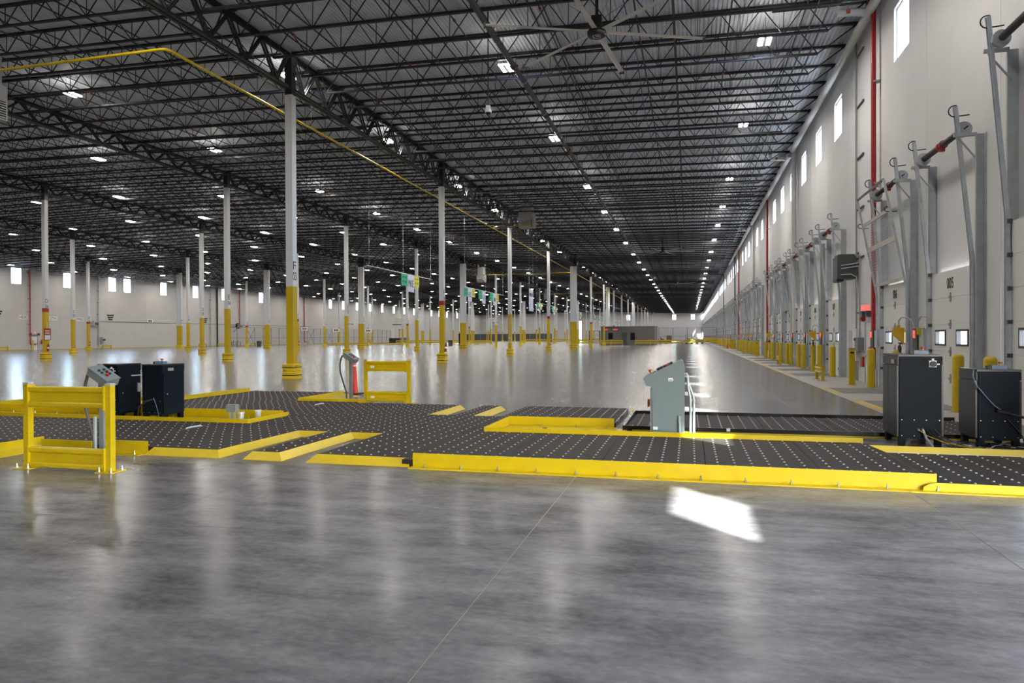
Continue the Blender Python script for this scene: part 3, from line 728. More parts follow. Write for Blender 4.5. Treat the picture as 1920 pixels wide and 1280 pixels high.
bpk = lambda y, lab: thing('bollard', lab, 'bollard', (5.7, y, 0), 0, 'yellow dock bollards')
for k in range(-3, 66):
    y = DY0+DP*k
    if isgap(k) or y > YE-6: continue
    n = dnum(k)
    t = thing('dock_leveler', f'grey steel leveler plate with yellow edge stripe before dock door {n:03d}, {nth(n)} in the row', 'leveler', (0, y, 0), 0, 'dock levelers')
    obj('lip_plate', plm, t); obj('yellow_edge', stm, t)
    for s, w in ((-1, 'nearer'), (1, 'farther')):
        b = bpk(y+1.45*s, f'yellow steel bollard at the {w} side of dock door {n:03d}, {nth(n)} in the row')
        obj('sleeve', bom, b); obj('base_ring', bam, b)
    for cy, w in ((y-2.25, 'nearer'), (y+2.3, 'farther')):
        if k < 0 or y > YE-10 or (w == 'nearer' and isgap(k-1)) or (w == 'farther' and not isgap(k+1)): continue
        c = thing('dock_control_box', f'grey signal control box at the {w} side of dock door {n:03d}, {nth(n)} in row', 'control box', (0, cy, 0), 0, 'dock control boxes')
        obj('enclosure', cb['box'], c); obj('side_enclosure', cb['box2'], c); obj('signal', cb['ledg'] if n in (13, 20) else cb['led'], c); obj('conduit', cb['con'], c)
        if n < 13: letters('X', .16, WHITEM, c, (5.832, -.22, 1.72), FACE_MX, .11)
        if n in (6, 8, 12, 15) and w == 'nearer':
            for q in ('yel', 'yel2'): obj('restraint_cover', cb[q], c)
            obj('hose', cb['hose'], c); obj('rope_coil', cb['hook'], c)
def screen(y, lab):
    t = thing('mesh_screen', lab, 'screen', (XR, y, 0), 0, 'mesh door screens')
    P = lambda z: -.30-.58*(z-3.0)/3.1
    for s in (-1.58, 1.58):
        G().bar((-.30, s, 0), (-.30, s, 3.0), .05, .06, (1, 0, 0)).bar((-.30, s, 3.0), (P(6.1), s, 6.1), .05, .06, (1, 0, 0)).ob('screen_track', ALU, t)
        G().tube([(P(5.3), s, 5.3)]+[(P(5.3)-.06-.07*math.sin(a), s, 5.26+.07*math.cos(a)) for a in [PI*j/5 for j in range(6)]]+[(P(5.3)+.2, s, 5.18)], .012, 5).ob('spring_bumper', BLACK, t)
    for z, h, m in ((6.1, .07, DKBOX), (5.25, .11, SCREENM), (4.45, .16, SCREENM), (3.3, .09, SCREENM)):
        G().bar((P(z), -1.55, z), (P(z), 1.55, z), .03, h).ob('cross_bar', m, t)
    g = G()
    for i in range(45): g.bar((P(3.3), -1.52+3.04*i/44, 3.3), (P(5.25), -1.52+3.04*i/44, 5.25), .005, .005, (1, 0, 0))
    for i in range(27): z = 3.3+1.95*i/26; g.bar((P(z), -1.55, z), (P(z), 1.55, z), .005, .005)
    g.ob('wire_mesh', ALU, t)['kind'] = 'stuff'
screen(DY0, 'galvanized mesh screen on sloped tracks over the dock door marked 006')
screen(DY0+DP*5, 'galvanized mesh screen on sloped tracks further along, over the tenth dock door')
screen(DY0+DP*12, 'galvanized mesh screen on sloped tracks over the sixteenth dock door')

# ------------------------------------------------------------ wall services in the gaps between door groups
def standpipe(y, m, lab, valve=True):
    t = thing('standpipe', lab, 'pipe', (6.0, y, 0), 0, 'dock wall standpipes')
    G().cyl((0, 0, .55 if valve else 0), (0, 0, 12.75), .08, 12).ob('pipe', m, t, True)
    G().tube([(0, 0, 12.7), (-.02, 0, 12.85), (-.2, 0, 12.9)], .095, 10).ob('elbow', m if m is STEEL else ORANGE, t, True); G().tube([(-.2, 0, 12.9), (-3.2, 0, 12.93)], .045, 8).ob('branch', STEEL, t, True)
    if valve:
        G().tube([(0, 0, 1.35), (0, .05, 1.28), (0, .5, 1.25)], .07, 10).ob('side_outlet', m, t, True)
        G().lathe((0, 0, 1.2), [(.11, 0), (.13, .03), (.13, .09), (.11, .12)], 12).ob('flange', m, t, True)
    for z in (3.4, 6.8, 10.2): G().box(-.02, .2, -.10, .10, z-.025, z+.025).ob('pipe_clamp', ZINC, t)
standpipe(25.5, REDP, 'tall red standpipe beside the man door after dock door 006')
standpipe(58.3, REDP, 'tall red standpipe in the second gap between dock door groups')
standpipe(91.0, REDP, 'tall red standpipe in the third gap between dock door groups')
standpipe(98.55, STEEL, 'tall black pipe on the dock wall beyond the third gap', False)
standpipe(130.55, STEEL, 'tall black pipe on the dock wall in the fourth gap', False)
def drain(y, lab):
    t = thing('roof_drain', lab, 'drain', (6.0, y, 0), 0, 'white roof drains')
    G().tube([(0, 0, 0), (0, 0, 12.5), (0, .05, 12.6)], .13, 14).ob('downpipe', PVC, t, True)
    G().lathe((0, 0, 0), [(.2, 0), (.2, .45), (.14, .5)], 14).ob('base_boot', PVC, t, True)
drain(43.7, 'thick white roof drain pipe standing between two dock doors after the first gap')
drain(71.0, 'thick white roof drain pipe standing past the second gap')
for i, (y, y2, lab) in enumerate(((12, 43.5, 'long white drain pipe running under the roof edge from the wall corner'), (44.5, 70.8, 'long white drain pipe under the roof edge past the first gap'), (71.8, 110, 'long white drain pipe under the roof edge past the second gap'))):
    t = thing('roof_edge_drain', lab, 'drain', (5.88, 0, 12.58), 0, 'white roof edge drains')
    G().tube([(0, y, 0), (0, y2, .02)], .15, 14).ob('pipe', PVC, t, True)
    for yy in [q for q in (25.6, 45.5, 75) if y < q < y2]:
        G().tube([(0, yy, 0), (-.3, yy, .05), (-.95, yy, .08), (-1.0, yy, .35)], .13, 12).ob('branch', PVC, t, True)
        G().box(-1.1, -.9, yy-.14, yy+.14, .38, .5).ob('roof_sump', STEEL, t)
        G().box(-.72, -.60, yy-.16, yy-.14, -.02, .12).ob('tag_plate', ORANGE, t)
t = thing('unit_heater', 'dark grey box heater hung on the dock wall above the electrical panels', 'heater', (5.77, 28.9, 3.85))
G().box(-.33, .33, -.42, .42, 0, .85).box(-.28, .28, -.38, .38, .85, .93).ob('casing', DKBOX, t); G().box(-.34, -.1, -.38, .38, -.1, 0).ob('bottom_flap', BLACK, t)
for z in (.38, .5): G().tube([(-.2, -.44, z), (.2, -.44, z+.05), (.40, -.46, z+.08)], .02, 6).ob('conduit', ALU, t, True)
G().tube([(-.2, -.44, .15), (.15, -.44, .16), (.33, -.46, .05), (.36, -.46, -.6)], .022, 6).ob('conduit', ALU, t, True)
G().bar((.43, -.4, .95), (.43, .4, .95), .05, .05).ob('mount_strut', STEEL, t)
t = thing('conduit_run', 'tall grey conduits with short struts climbing the dock wall by the heater', 'conduit', (6.13, 28.6, 0))
G().cyl((0, 0, 1.9), (0, 0, 13.0), .035, 8).ob('conduit', CONDUIT, t, True); G().cyl((0, -.55, 1.6), (0, -.55, 4.7), .025, 8).ob('conduit', CONDUIT, t, True)
for z in (2.55, 4.6, 6.42, 8.35, 10.28, 12.2): G().bar((.03, .05, z), (.03, -1.0, z), .05, .05).ob('strut', DKBOX, t)
t = thing('electrical_panel', 'white electrical panel on the dock wall under the box heater', 'panel', (6.2, 28.8, 0))
G().box(-.18, 0, -.62, .62, .75, 1.95).ob('cabinet', WHITEM, t); G().box(-.19, -.18, -.03, .55, .8, 1.9).ob('door', GALV, t)
for i in range(4): G().cyl((-.1, -.5+.28*i, 0), (-.1, -.5+.28*i, .75), .03, 8).ob('conduit', CONDUIT, t, True)
t = thing('disconnect_switch', 'grey disconnect switch box with red handle beside the white electrical panel', 'switch', (6.2, 27.95, 0))
G().box(-.22, 0, -.25, .25, 1.12, 1.62).ob('enclosure', GREYB, t); G().box(-.26, -.22, .12, .2, 1.5, 1.6).ob('handle', REDP, t)
t = thing('extinguisher_cabinet', 'red fire extinguisher under a blue notice by the man door', 'extinguisher', (6.2, 27.5, 0))
G().box(-.14, 0, -.14, .14, .55, .92).ob('case', REDP, t); G().box(-.03, 0, -.1, .1, 1.0, 1.12).ob('notice', BLUECORD, t)
t = thing('alarm_station', 'small red alarm horn on the dock wall beside the man door', 'alarm', (6.2, 27.6, 2.2)); G().box(-.12, 0, -.1, .1, 0, .2).box(-.15, -.12, -.06, .06, .05, .15).ob('horn', REDP, t)
d = obj('door_1', G().box(-.05, 0, -.46, .46, 0, 2.15).mesh('door_1', DOORW), None, (6.2, 26.75, 0)); tag(d, 'white man door between the red standpipe and electrical panels', 'door', None, 'structure')
G().box(-.09, 0, -.52, -.46, 0, 2.21).box(-.09, 0, .46, .52, 0, 2.21).box(-.09, 0, -.46, .46, 2.15, 2.21).ob('door_frame', GALV, d); G().box(-.12, -.05, .2, .42, .98, 1.05).ob('push_bar', ALU, d)
t = thing('emergency_light', 'twin head emergency light above the man door', 'light', (6.2, 26.9, 2.4)); G().box(-.1, 0, -.2, .2, -.05, .05).ob('body', GREYB, t)
for s in (-.3, .3): G().box(-.2, -.02, s-.09, s+.09, -.02, .16).ob('lamp_head', DKBOX, t)
def exit_sign(x, y, z, rot, lab):
    t = thing('exit_sign', lab, 'sign', (x, y, z), rot, 'exit signs'); G().box(-.02, .02, -.17, .17, -.11, .11).ob('body', WHITEM, t); G().box(-.024, -.02, -.15, .15, -.09, .09).ob('face', EXITM, t)
    letters('EXIT', .11, WHITEM, t, (-.026, 0, 0), FACE_MX, .24)
exit_sign(6.08, 26.95, 2.68, .95, 'red lit EXIT sign above the man door on the dock wall')
exit_sign(XL+.1, 86.2, 2.75, PI, 'red lit EXIT sign over the man door in the long white wall')
def card_post(y, lab):
    t = thing('card_post', lab, 'post', (5.39, y, 0), 0, 'card reader posts'); G().box(-.09, .09, -.09, .09, 0, 1.24).ob('post', YEL, t); G().box(-.095, .095, -.095, .095, 1.24, 1.26).ob('cap', DKBOX, t); G().box(-.14, .14, -.14, .14, 0, .012).ob('base_plate', YEL, t)
    G().prism([(-.08, 1.10), (-.02, 1.15), (.08, 1.12), (.02, 1.06)], 'y', -.094, -.09).ob('arrow_mark', INK, t)
card_post(25.85, 'square yellow post with black arrow beside the rounded bollard'); card_post(60.5, 'square yellow post with black arrow in the second gap')
card_post(95, 'square yellow post with black arrow in the third gap'); card_post(97, 'second square yellow post with black arrow in the third gap')
def low_rail(x, y, lab, L=1.2, h=.55):
    t = thing('low_guard_rail', lab, 'guard rail', (x, y, 0), 0, 'low guard rails')
    for s in (-L/2, L/2): G().box(-.05, .05, s-.05, s+.05, 0, h).ob('post', YEL, t); G().box(-.16, .12, s-.12, s+.12, 0, .012).ob('base_plate', YEL, t); G().box(-.053, .053, s-.053, s+.053, h, h+.012).ob('post_cap', ZINC, t)
    p = [(-.06, h-.04), (-.085, h-.09), (-.06, h-.13), (-.06, h-.19), (-.085, h-.23), (-.06, h-.28), (-.05, h-.28), (-.05, h-.04)]
    G().prism(p, 'y', -L/2, L/2).ob('rail', YEL, t)
low_rail(4.83, 28.55, 'low yellow guard rail on the floor before the electrical panels', 1.25); low_rail(5.1, 43.2, 'low yellow guard rail by the white roof drain'); low_rail(5.1, 71, 'low yellow guard rail past the second gap')
low_rail(5.1, 108, 'low yellow guard rail past the third gap'); low_rail(5.1, 124, 'low yellow guard rail far along the dock wall')
t = thing('traffic_cone', 'small orange traffic cone among the far dock bollards', 'cone', (5.0, 98.5, 0)); G().lathe((0, 0, 0), [(.14, .02), (.03, .7)], 12).ob('cone', DELIN, t, True); G().box(-.2, .2, -.2, .2, 0, .02).ob('foot', DELIN, t)

# ------------------------------------------------------------ ball transfer decks
D = .09
def balls(g, x0, x1, y0, y1, z, px, py, ox=.5, oy=.5):
    nx, ny = int((x1-x0-.06)/px), int((y1-y0-.06)/py)
    ax, ay = x0+((x1-x0)-(nx)*px)/2, y0+((y1-y0)-(ny)*py)/2
    for i in range(nx+1):
        for j in range(ny+1):
            x, y = ax+i*px, ay+j*py; o = len(g.v)
            for r, h in ((.0155, 0), (.0125, .007), (.006, .011)):
                g.v += [(x+r*math.cos(PI*k/3), y+r*math.sin(PI*k/3), z+h) for k in range(6)]
            for a in (0, 6):
                g.f += [(o+a+k, o+a+(k+1) % 6, o+a+6+(k+1) % 6, o+a+6+k) for k in range(6)]
            g.f.append(tuple(o+12+k for k in range(6)))
def deck(name, lab, rects, m, z, px, py, seam=1.27, seams=None):
    t = thing(name, lab, 'caster deck'); bg = G()
    for (x0, x1, y0, y1) in rects:
        if seams: cs = [x0]+[s for s in seams if x0+.1 < s < x1-.1]+[x1]
        else:
            n = max(1, round((x1-x0)/seam)); cs = [x0+(x1-x0)*i/n for i in range(n+1)]
        for a, b in zip(cs, cs[1:]):
            G().box(a+.004, b-.004, y0+.003, y1-.003, .001, z).ob('deck_board', m, t)
            balls(bg, a+.03, b-.03, y0+.03, y1-.03, z, px, py)
    o = bg.ob('ball_casters', BALL, t, True); o['kind'] = 'stuff'
    return t
def slope(t, o0, o1, i0, i1, name='ramp_edge', m=YEL, z=D):
    v = [(*o0, 0), (*o1, 0), (*i1, 0), (*i0, 0), (*o0, .006), (*o1, .006), (*i1, z+.002), (*i0, z+.002)]
    return G().add(v, [(3,2,1,0),(4,5,6,7),(0,1,5,4),(1,2,6,5),(2,3,7,6),(3,0,4,7)]).ob(name, m, t)
def lip(t, x0, x1, y0, y1, z0, z1, name='kerb_plate', m=YEL): return G().box(x0, x1, y0, y1, z0, z1).ob(name, m, t)
bolt_m = G().cyl((0, 0, 0), (0, 0, .022), .017, 6).cyl((0, 0, .02), (0, 0, .055), .008, 6).mesh('anchor_bolt', ZINC)
def bolts(t, pts):
    for p in pts: obj('anchor_bolt', bolt_m, t, p)

dl = deck('ball_transfer_deck', 'charcoal ball caster deck with yellow ramped edges around the cabinet pit', [
    (-19, -9.66, 5.5, 8.5), (-19, -6.57, 8.53, 11.33), (-8.03, -6.57, 11.33, 12.65), (-19, -16.2, 11.4, 12.5)], MAT1, D, .18, .25, 1.22)
db = deck('ball_transfer_deck', 'charcoal ball caster deck stretching back behind the cabinet pit', [
    (-16.1, -12.9, 12.6, 15.1), (-12.9, -8.03, 12.65, 15.7), (-12.9, -9.72, 15.7, 18.4), (-8.03, -5.26, 13.44, 15.52)], MAT1, D, .18, .25, 1.22)
dc = deck('ball_transfer_deck', 'charcoal ball caster deck in the middle with finger shaped front lanes', [
    (-6.0, -5.57, 8.53, 10.63), (-4.98, -3.67, 8.53, 10.63), (-6.57, -3.67, 10.63, 12.04), (-6.57, -3.67, 12.04, 13.44), (-8.03, -6.57, 12.66, 13.44), (-4.69, -4.28, 13.44, 15.52)], MAT1, D, .205, .235)
df = deck('ball_transfer_deck', 'dark ball caster deck behind the long yellow front kerb', [
    (-3.67, 2.6, 8.40, 11.24), (-3.67, -3.405, 11.24, 12.86)], MAT1, D, .205, .205, seams=[-2.39, -1.1, .19, 1.51])
de = deck('ball_transfer_deck', 'dark ball caster deck with open black end behind the yellow pit plate', [
    (-3.67, -1.36, 12.86, 15.58)], MAT1, D, .205, .235, seams=[-2.5])
dr = deck('ball_transfer_deck', 'darker ball caster deck running towards the dock wall by the two cabinets', [
    (2.605, 5.05, 8.36, 10.44)], MAT2, D-.004, .235, .16)
dw = deck('ball_transfer_deck', 'low ball caster deck set inside a black steel rim', [
    (-1.1, 5.0, 12.62, 15.14)], MAT1, .022, .205, .2, seams=[.03, 1.3, 2.56, 3.83])
# yellow edges of the deck by the pit
slope(dl, (-9.53, 5.5), (-9.53, 8.37), (-9.66, 5.5), (-9.66, 8.5)); lip(dl, -9.672, -9.66, 5.5, 8.5, D, .195, 'side_plate')
lip(dl, -9.40, -8.47, 8.22, 8.23, 0, .20, 'front_plate'); lip(dl, -9.40, -8.47, 8.23, 8.33, 0, .01, 'plate_foot')
G().prism([(-8.32, 0), (-7.74, 0), (-7.64, .05), (-7.64, .2), (-8.32, .2)], 'y', 8.38, 8.39).ob('front_plate', YEL, dl); lip(dl, -8.32, -7.7, 8.26, 8.38, 0, .012, 'plate_foot'); bolts(dl, [(-7.82, 8.32, .01)])
slope(dl, (-7.70, 8.37), (-6.43, 8.37), (-7.66, 8.53), (-6.57, 8.53)); slope(dl, (-6.43, 8.37), (-6.43, 10.48), (-6.57, 8.53), (-6.57, 10.63))
slope(dc, (-6.43, 10.48), (-6.0, 10.48), (-6.57, 10.63), (-6.0, 10.63))
slope(dc, (-6.04, 8.36), (-5.43, 8.36), (-6.0, 8.53), (-5.57, 8.53)); slope(dc, (-5.43, 8.36), (-5.43, 10.48), (-5.57, 8.53), (-5.57, 10.63)); slope(dc, (-5.43, 10.48), (-4.98, 10.48), (-5.57, 10.63), (-4.98, 10.63))
slope(dc, (-5.05, 8.35), (-3.54, 8.35), (-4.98, 8.53), (-3.62, 8.53))
slope(db, (-5.12, 13.46), (-5.12, 15.42), (-5.26, 13.46), (-5.26, 15.5)); slope(dc, (-4.12, 13.46), (-4.12, 15.42), (-4.28, 13.46), (-4.28, 15.5))
for x in (-6.505, -5.505): lip(dl if x < -6 else dc, x-.16, x-.02, 11.0, 11.006, D, D+.001, 'seam_mark', BLACK)
# long front kerb
lip(df, -3.5, 2.59, 8.37, 8.382, 0, .187, 'front_kerb'); lip(df, -3.52, 2.62, 8.25, 8.37, 0, .013, 'kerb_foot'); bolts(df, [(-3.32+.492*i, 8.32, .012) for i in range(13)])
lip(df, -3.40, 2.5, 11.25, 11.28, 0, .16, 'pit_lip'); lip(df, -3.40, -3.37, 11.28, 12.83, 0, .16, 'pit_lip'); lip(df, -3.37, -1.36, 12.82, 12.85, 0, .172, 'pit_plate'); lip(df, -3.37, -1.3, 12.68, 12.82, 0, .012, 'plate_foot')
bolts(df, [(x, 12.74, .012) for x in (-2.75, -2.05, -1.5)]); bolts(df, [(.25+.4*i, 11.5, 0) for i in range(2)])
lip(df, -3.37, -1.1, 11.28, 12.68, 0, .006, 'pit_floor_plate')
for a, b in ((-3.05, 12.35), (-2.6, 12.5)): G().cyl((a, b, .006), (a, b, .011), .05, 8).ob('floor_hole', BLACK, df)
# open end of the deck, black rim of the low deck
lip(de, -1.36, -1.33, 12.86, 15.58, 0, D+.004, 'end_plate', BLACKG)
for y in (13.3, 14.6): lip(de, -1.334, -1.326, y, y+.22, .05, .085, 'end_slot', BLACK)
for a in ((-1.18, 5.0, 12.56, 12.60), (-1.18, 5.0, 15.16, 15.20), (-1.18, -1.14, 12.60, 15.16)): lip(dw, *a, 0, .085, 'rim', BLACKG)
lip(dw, .62, .68, 12.55, 12.56, .03, .08, 'rim_tag', PVC)
lip(dr, -1.0, 5.0, 12.49, 12.53, 0, .02, 'back_strip'); lip(dw, -1.22, -1.16, 15.0, 15.22, 0, .1, 'rim_corner', YEL)
# kerbs by the cabinets
G().prism([(2.40, .175), (5.05, .175), (5.05, D), (2.60, D)], 'y', 10.45, 10.47).ob('pit_lip', YEL, dr); lip(dr, 2.6, 5.05, 10.44, 10.449, .083, .089, 'bright_edge', ALU)
G().prism([(2.44, .0), (5.05, .0), (5.05, .10), (2.58, .10), (2.50, .085), (2.45, .05)], 'y', 8.32, 8.335).ob('front_kerb', YEL, dr); lip(dr, 2.3, 5.05, 8.24, 8.32, 0, .012, 'kerb_foot')
lip(df, 2.585, 2.604, 8.4, 10.44, 0, D+.001, 'deck_trim', BLACK)
# pit of the two cabinets behind the rail
lip(dl, -19, -8.08, 11.34, 11.365, 0, .16, 'pit_lip'); lip(dl, -8.105, -8.08, 11.365, 12.72, 0, .16, 'pit_lip'); lip(dl, -19, -8.1, 12.55, 12.565, 0, .2, 'pit_plate'); lip(dl, -19, -8.1, 12.42, 12.55, 0, .012, 'plate_foot')
bolts(dl, [(-16.3+.62*i, 12.48, .012) for i in range(13)]); lip(dl, -19, -8.1, 11.365, 12.42, 0, .004, 'pit_floor_plate')
lip(db, -12.86, -12.84, 13.0, 18.15, 0, .2, 'edge_lip'); lip(db, -16.17, -16.15, 12.6, 15.2, 0, .2, 'edge_lip'); lip(db, -16.15, -12.86, 15.13, 15.15, 0, .18, 'edge_lip')
lip(db, -9.72, -9.70, 15.72, 18.1, 0, .16, 'edge_lip'); lip(db, -9.70, -7.85, 15.72, 15.745, 0, .155, 'edge_lip'); slope(db, (-9.2, 16.1), (-9.2, 18.1), (-9.69, 16.1), (-9.69, 18.1))
for x, y0, y1 in ((-8.62, 10.25, 10.85), (-8.60, 14.55, 15.15)):
    p = dl if y0 < 12 else db
    lip(p, x-.05, x+.05, y0, y1, D-.01, D+.0015, 'handle_slot', BLACK); G().tube([(x, y0+.1, D+.004), (x, y0+.13, D+.02), (x, y1-.13, D+.02), (x, y1-.1, D+.004)], .014, 6).ob('lift_handle', ALU, p, True)

# conduit stubs in the pit
t = thing('junction_box', 'small grey junction box on two conduit legs in the cabinet pit', 'junction box', (-8.95, 12.1, .004)); G().box(-.12, .08, -.07, .07, .20, .35).box(0, .10, -.075, -.07, .21, .36).ob('box', GREYB, t)
for s in (-.07, .02): G().cyl((s, 0, 0), (s, 0, .2), .026, 8).ob('leg', GALV, t, True)
for x, y, lab in ((-8.66, 11.95, 'short grey capped conduit stub beside the pit junction box'), (-8.55, 12.35, 'short grey capped conduit stub closest to the pit corner')):
    t = thing('conduit_stub', lab, 'conduit', (x, y, .004), 0, 'pit conduit stubs'); G().cyl((0, 0, 0), (0, 0, .19), .058, 14).ob('stub', GALV, t, True); G().cyl((0, 0, .19), (0, 0, .22), .066, 14).ob('cap', ALU, t, True)

# ------------------------------------------------------------ guard rails
WB = [(-.03, 0), (-.06, .012), (-.06, .055), (-.03, .08), (-.03, .185), (-.06, .21), (-.06, .253), (-.03, .266), (.03, .266), (.05, .24), (.05, .03), (.03, 0)]
def guard_rail(x0, x1, y, lab, stickers=False):
    t = thing('guard_rail', lab, 'guard rail', (0, y, 0), 0, 'yellow two beam guard rails')
    for x in (x0, x1):
        p = G().box(x-.04, x+.04, -.04, .04, .012, 1.10).ob('post', YEL, t)
        G().box(x-.043, x+.043, -.043, .043, 1.10, 1.125).ob('post_cap', ALU, p)
        g = G()
        for z in (.09, .16, .38, .45, .62, .69, .86, .93, 1.02): g.cyl((x+.02, -.0403, z), (x+.02, -.039, z), .0045, 6).cyl((x+.0403, .0, z), (x+.039, .0, z), .0045, 6)
        g.ob('bolt_holes', YHOLE, p)['kind'] = 'stuff'
        bp = G().box(x-.125, x+.125, -.125, .125, 0, .014).ob('base_plate', YEL, t)
        for a in (-.09, .09):
            for b in (-.09, .09): obj('anchor_bolt', bolt_m, bp, (x+a, b, .014))
    for z in (.02, .81):
        r = G().prism([(a, b+z) for a, b in WB], 'x', x0+.045, x1-.045).ob('beam', YEL, t)
        for x in (x0+.05, x1-.05): G().box(x-.012, x+.012, -.065, .055, z-.02, z+.286).ob('end_bracket', YEL, r)
        if stickers: G().box(x0+.16, x0+.27, -.066, -.06, z+.09, z+.15).box(x0+.19, x0+.25, -.068, -.066, z+.11, z+.135).ob('sticker', WHITEM, r)
guard_rail(-8.44, -7.13, 7.2, 'yellow two beam guard rail standing closest to the camera by the grey button box')
guard_rail(-8.26, -7.04, 16.62, 'yellow two beam guard rail beyond the decks beside the orange post', True)
def long_rail(pts, lab, two=True, h=1.07):
    t = thing('barrier_rail', lab, 'guard rail', (0, 0, 0), 0, 'far yellow barrier rails')
    for (a, b) in zip(pts, pts[1:]):
        a = Vector(a); b = Vector(b); n = max(1, round((b-a).length/3.0))
        for i in range(n+1):
            p = a+(b-a)*i/n; G().box(p.x-.06, p.x+.06, p.y-.06, p.y+.06, 0, h).ob('post', YEL, t)
        for z in ((h-.16, h-.62) if two else (h-.16,)): G().bar((a.x, a.y, z), (b.x, b.y, z), .12, .26).ob('beam', YEL, t)
long_rail([(-17.4, 138), (-12.9, 138)], 'short yellow barrier rail before the office front'); long_rail([(-10.4, 138), (-1.7, 138)], 'long yellow barrier rail between the office door and fence')
long_rail([(-1.2, 158), (5.6, 158)], 'yellow barrier rail closing the dock aisle by the far bollards')
long_rail([(-66.3, 118), (-66.3, 152)], 'low yellow rail running between two columns of row C', False, .5); long_rail([(-72, 162), (-47, 162)], 'long yellow barrier rail crossing the far column bays')
long_rail([(-49, 205), (-26, 205)], 'long yellow barrier rail far beyond the banners'); long_rail([(-43.5, 137), (-43.5, 146)], 'yellow barrier rail beside the dark cabinet between columns'); long_rail([(-22.5, 141), (-19.5, 141)], 'short yellow barrier rail beside the office steps')

# ------------------------------------------------------------ button posts and orange delineator
def button_post(x, y, lab, cond):
    t = thing('button_post', lab, 'control post', (x, y, 0), 0, 'grey button posts')
    G().box(-.04, .04, -.04, .04, 0, 1.06).ob('post', GREYB, t); G().box(-.09, .09, -.09, .09, 0, .01).ob('base_plate', GREYB, t)
    b = G().box(-.19, .19, -.11, .11, -.06, .06).ob('button_box', GREYB, t, False, loc=(.0, 0, 1.14), rot=(math.radians(10), math.radians(30), 0))
    G().box(-.2, .2, -.12, .12, .06, .068).ob('cover', GREY, b)
    for i, (u, v) in enumerate(((-.06, -.04), (-.06, .04), (.0, -.04), (.0, .04), (.06, .04))): G().cyl((u, v, .068), (u, v, .085), .02, 10).ob('push_button', BLACK, b, True)
    G().cyl((.08, -.02, .068), (.08, -.02, .1), .024, 10).ob('stop_button', REDP, b, True)
    G().tube([(-.19, 0, 1.22), (-.27, 0, 1.18), (-.33, 0, 1.0), (-.32, -.02, .75), (-.22, -.03, .45), (-.13, -.03, .2), (-.12, -.03, 0)], .022, 7).ob('cable', DKBOX, t, True)
    if cond: G().cyl((-.12, -.03, 0), (-.12, -.03, .55), .027, 8).ob('conduit', CONDUIT, t, True)
button_post(-8.36, 8.32, 'grey tilted button box on a post behind the closest yellow guard rail', True)
button_post(-9.1, 17.4, 'grey tilted button box on a post beside the orange delineator', False)
t = thing('delineator_post', 'orange red flexible delineator post with pale bands beyond the decks', 'delineator', (-9.75, 18.9, 0)); t.rotation_euler = (0, math.radians(-3), 0)
G().lathe((0, 0, 0), [(.085, .02), (.08, .5), (.07, .83)], 14).ob('tube', DELIN, t, True); G().lathe((0, 0, 0), [(.066, .83), (.066, .87)], 14).ob('pale_band', WHITEM, t, True)
G().lathe((0, 0, 0), [(.07, .87), (.07, .95), (.045, .99), (.03, 1.02), (.03, 1.14), (.036, 1.16), (.02, 1.18)], 14).ob('grip_top', DELIN, t, True); G().lathe((0, 0, 0), [(.2, 0), (.2, .02), (.1, .035)], 14).ob('base', BLACK, t, True)
G().tube([(.12, -.1, .02), (.5, -.15, .02), (1.2, -.2, .02), (1.9, -.6, .02)], .025, 6).ob('floor_cable', DKBOX, t, True)

# ------------------------------------------------------------ main console
t = thing('control_console', 'tall grey green operator console with sloped button desk in the yellow pit', 'console', (0, 11.78, 0))
prof = [(-.745, .955), (-.735, .985), (-.135, 1.275), (-.115, 1.285), (-.082, 1.165), (-.09, 0), (-.605, 0), (-.615, .845), (-.715, .865)]
G().prism(prof, 'y', 0, .52).ob('enclosure', GREY, t)
G().prism([(-.765, .955), (-.755, 1.0), (-.14, 1.30), (-.125, 1.285), (-.74, .975)], 'y', -.012, .532).ob('desk_lid', GREY, t)
G().box(-.645, -.612, .015, .505, .06, .82).ob('front_door', GREY, t)
dx, dz = .898, .438
def on_desk(s, w, h0, h1, r, m, n, par=t):
    c = Vector((-.755+dx*s, w, 1.0+dz*s)); u = Vector((-dz, 0, dx))
    return G().cyl(c+u*h0, c+u*h1, r, 12).ob(n, m, par, True)
st = on_desk(.15, .12, 0, .04, .022, YEL, 'stop_base'); on_desk(.15, .12, .04, .075, .032, REDP, 'stop_button', st)
for i, s in enumerate((.27, .33, .39, .45, .51)):
    for w in (.1, .24, .38): on_desk(s, w, 0, .035, .02, BLACK if (i+int(w*10)) % 4 else REDP, 'push_button')
on_desk(.22, .1, 0, .018, .03, WHITEM, 'legend_plate')
G().cyl((-.645, .2, .56), (-.67, .2, .56), .06, 14).ob('switch_plate', YEL, t, True); G().box(-.70, -.67, .17, .23, .49, .62).ob('switch_handle', REDP, t)
G().box(-.345, -.27, -.006, 0, .945, 1.0).ob('label_plate', WHITEM, t); G().box(-.335, -.28, -.009, -.006, .958, .97).ob('label_print', INK, t)
G().box(-.60, -.52, -.006, 0, .13, .18).ob('sticker', PVC, t); G().box(-.18, -.15, -.05, 0, .26, .37).ob('outlet', CONDUIT, t); G().cyl((-.165, -.03, 0), (-.165, -.03, .27), .018, 8).ob('conduit', CONDUIT, t, True)
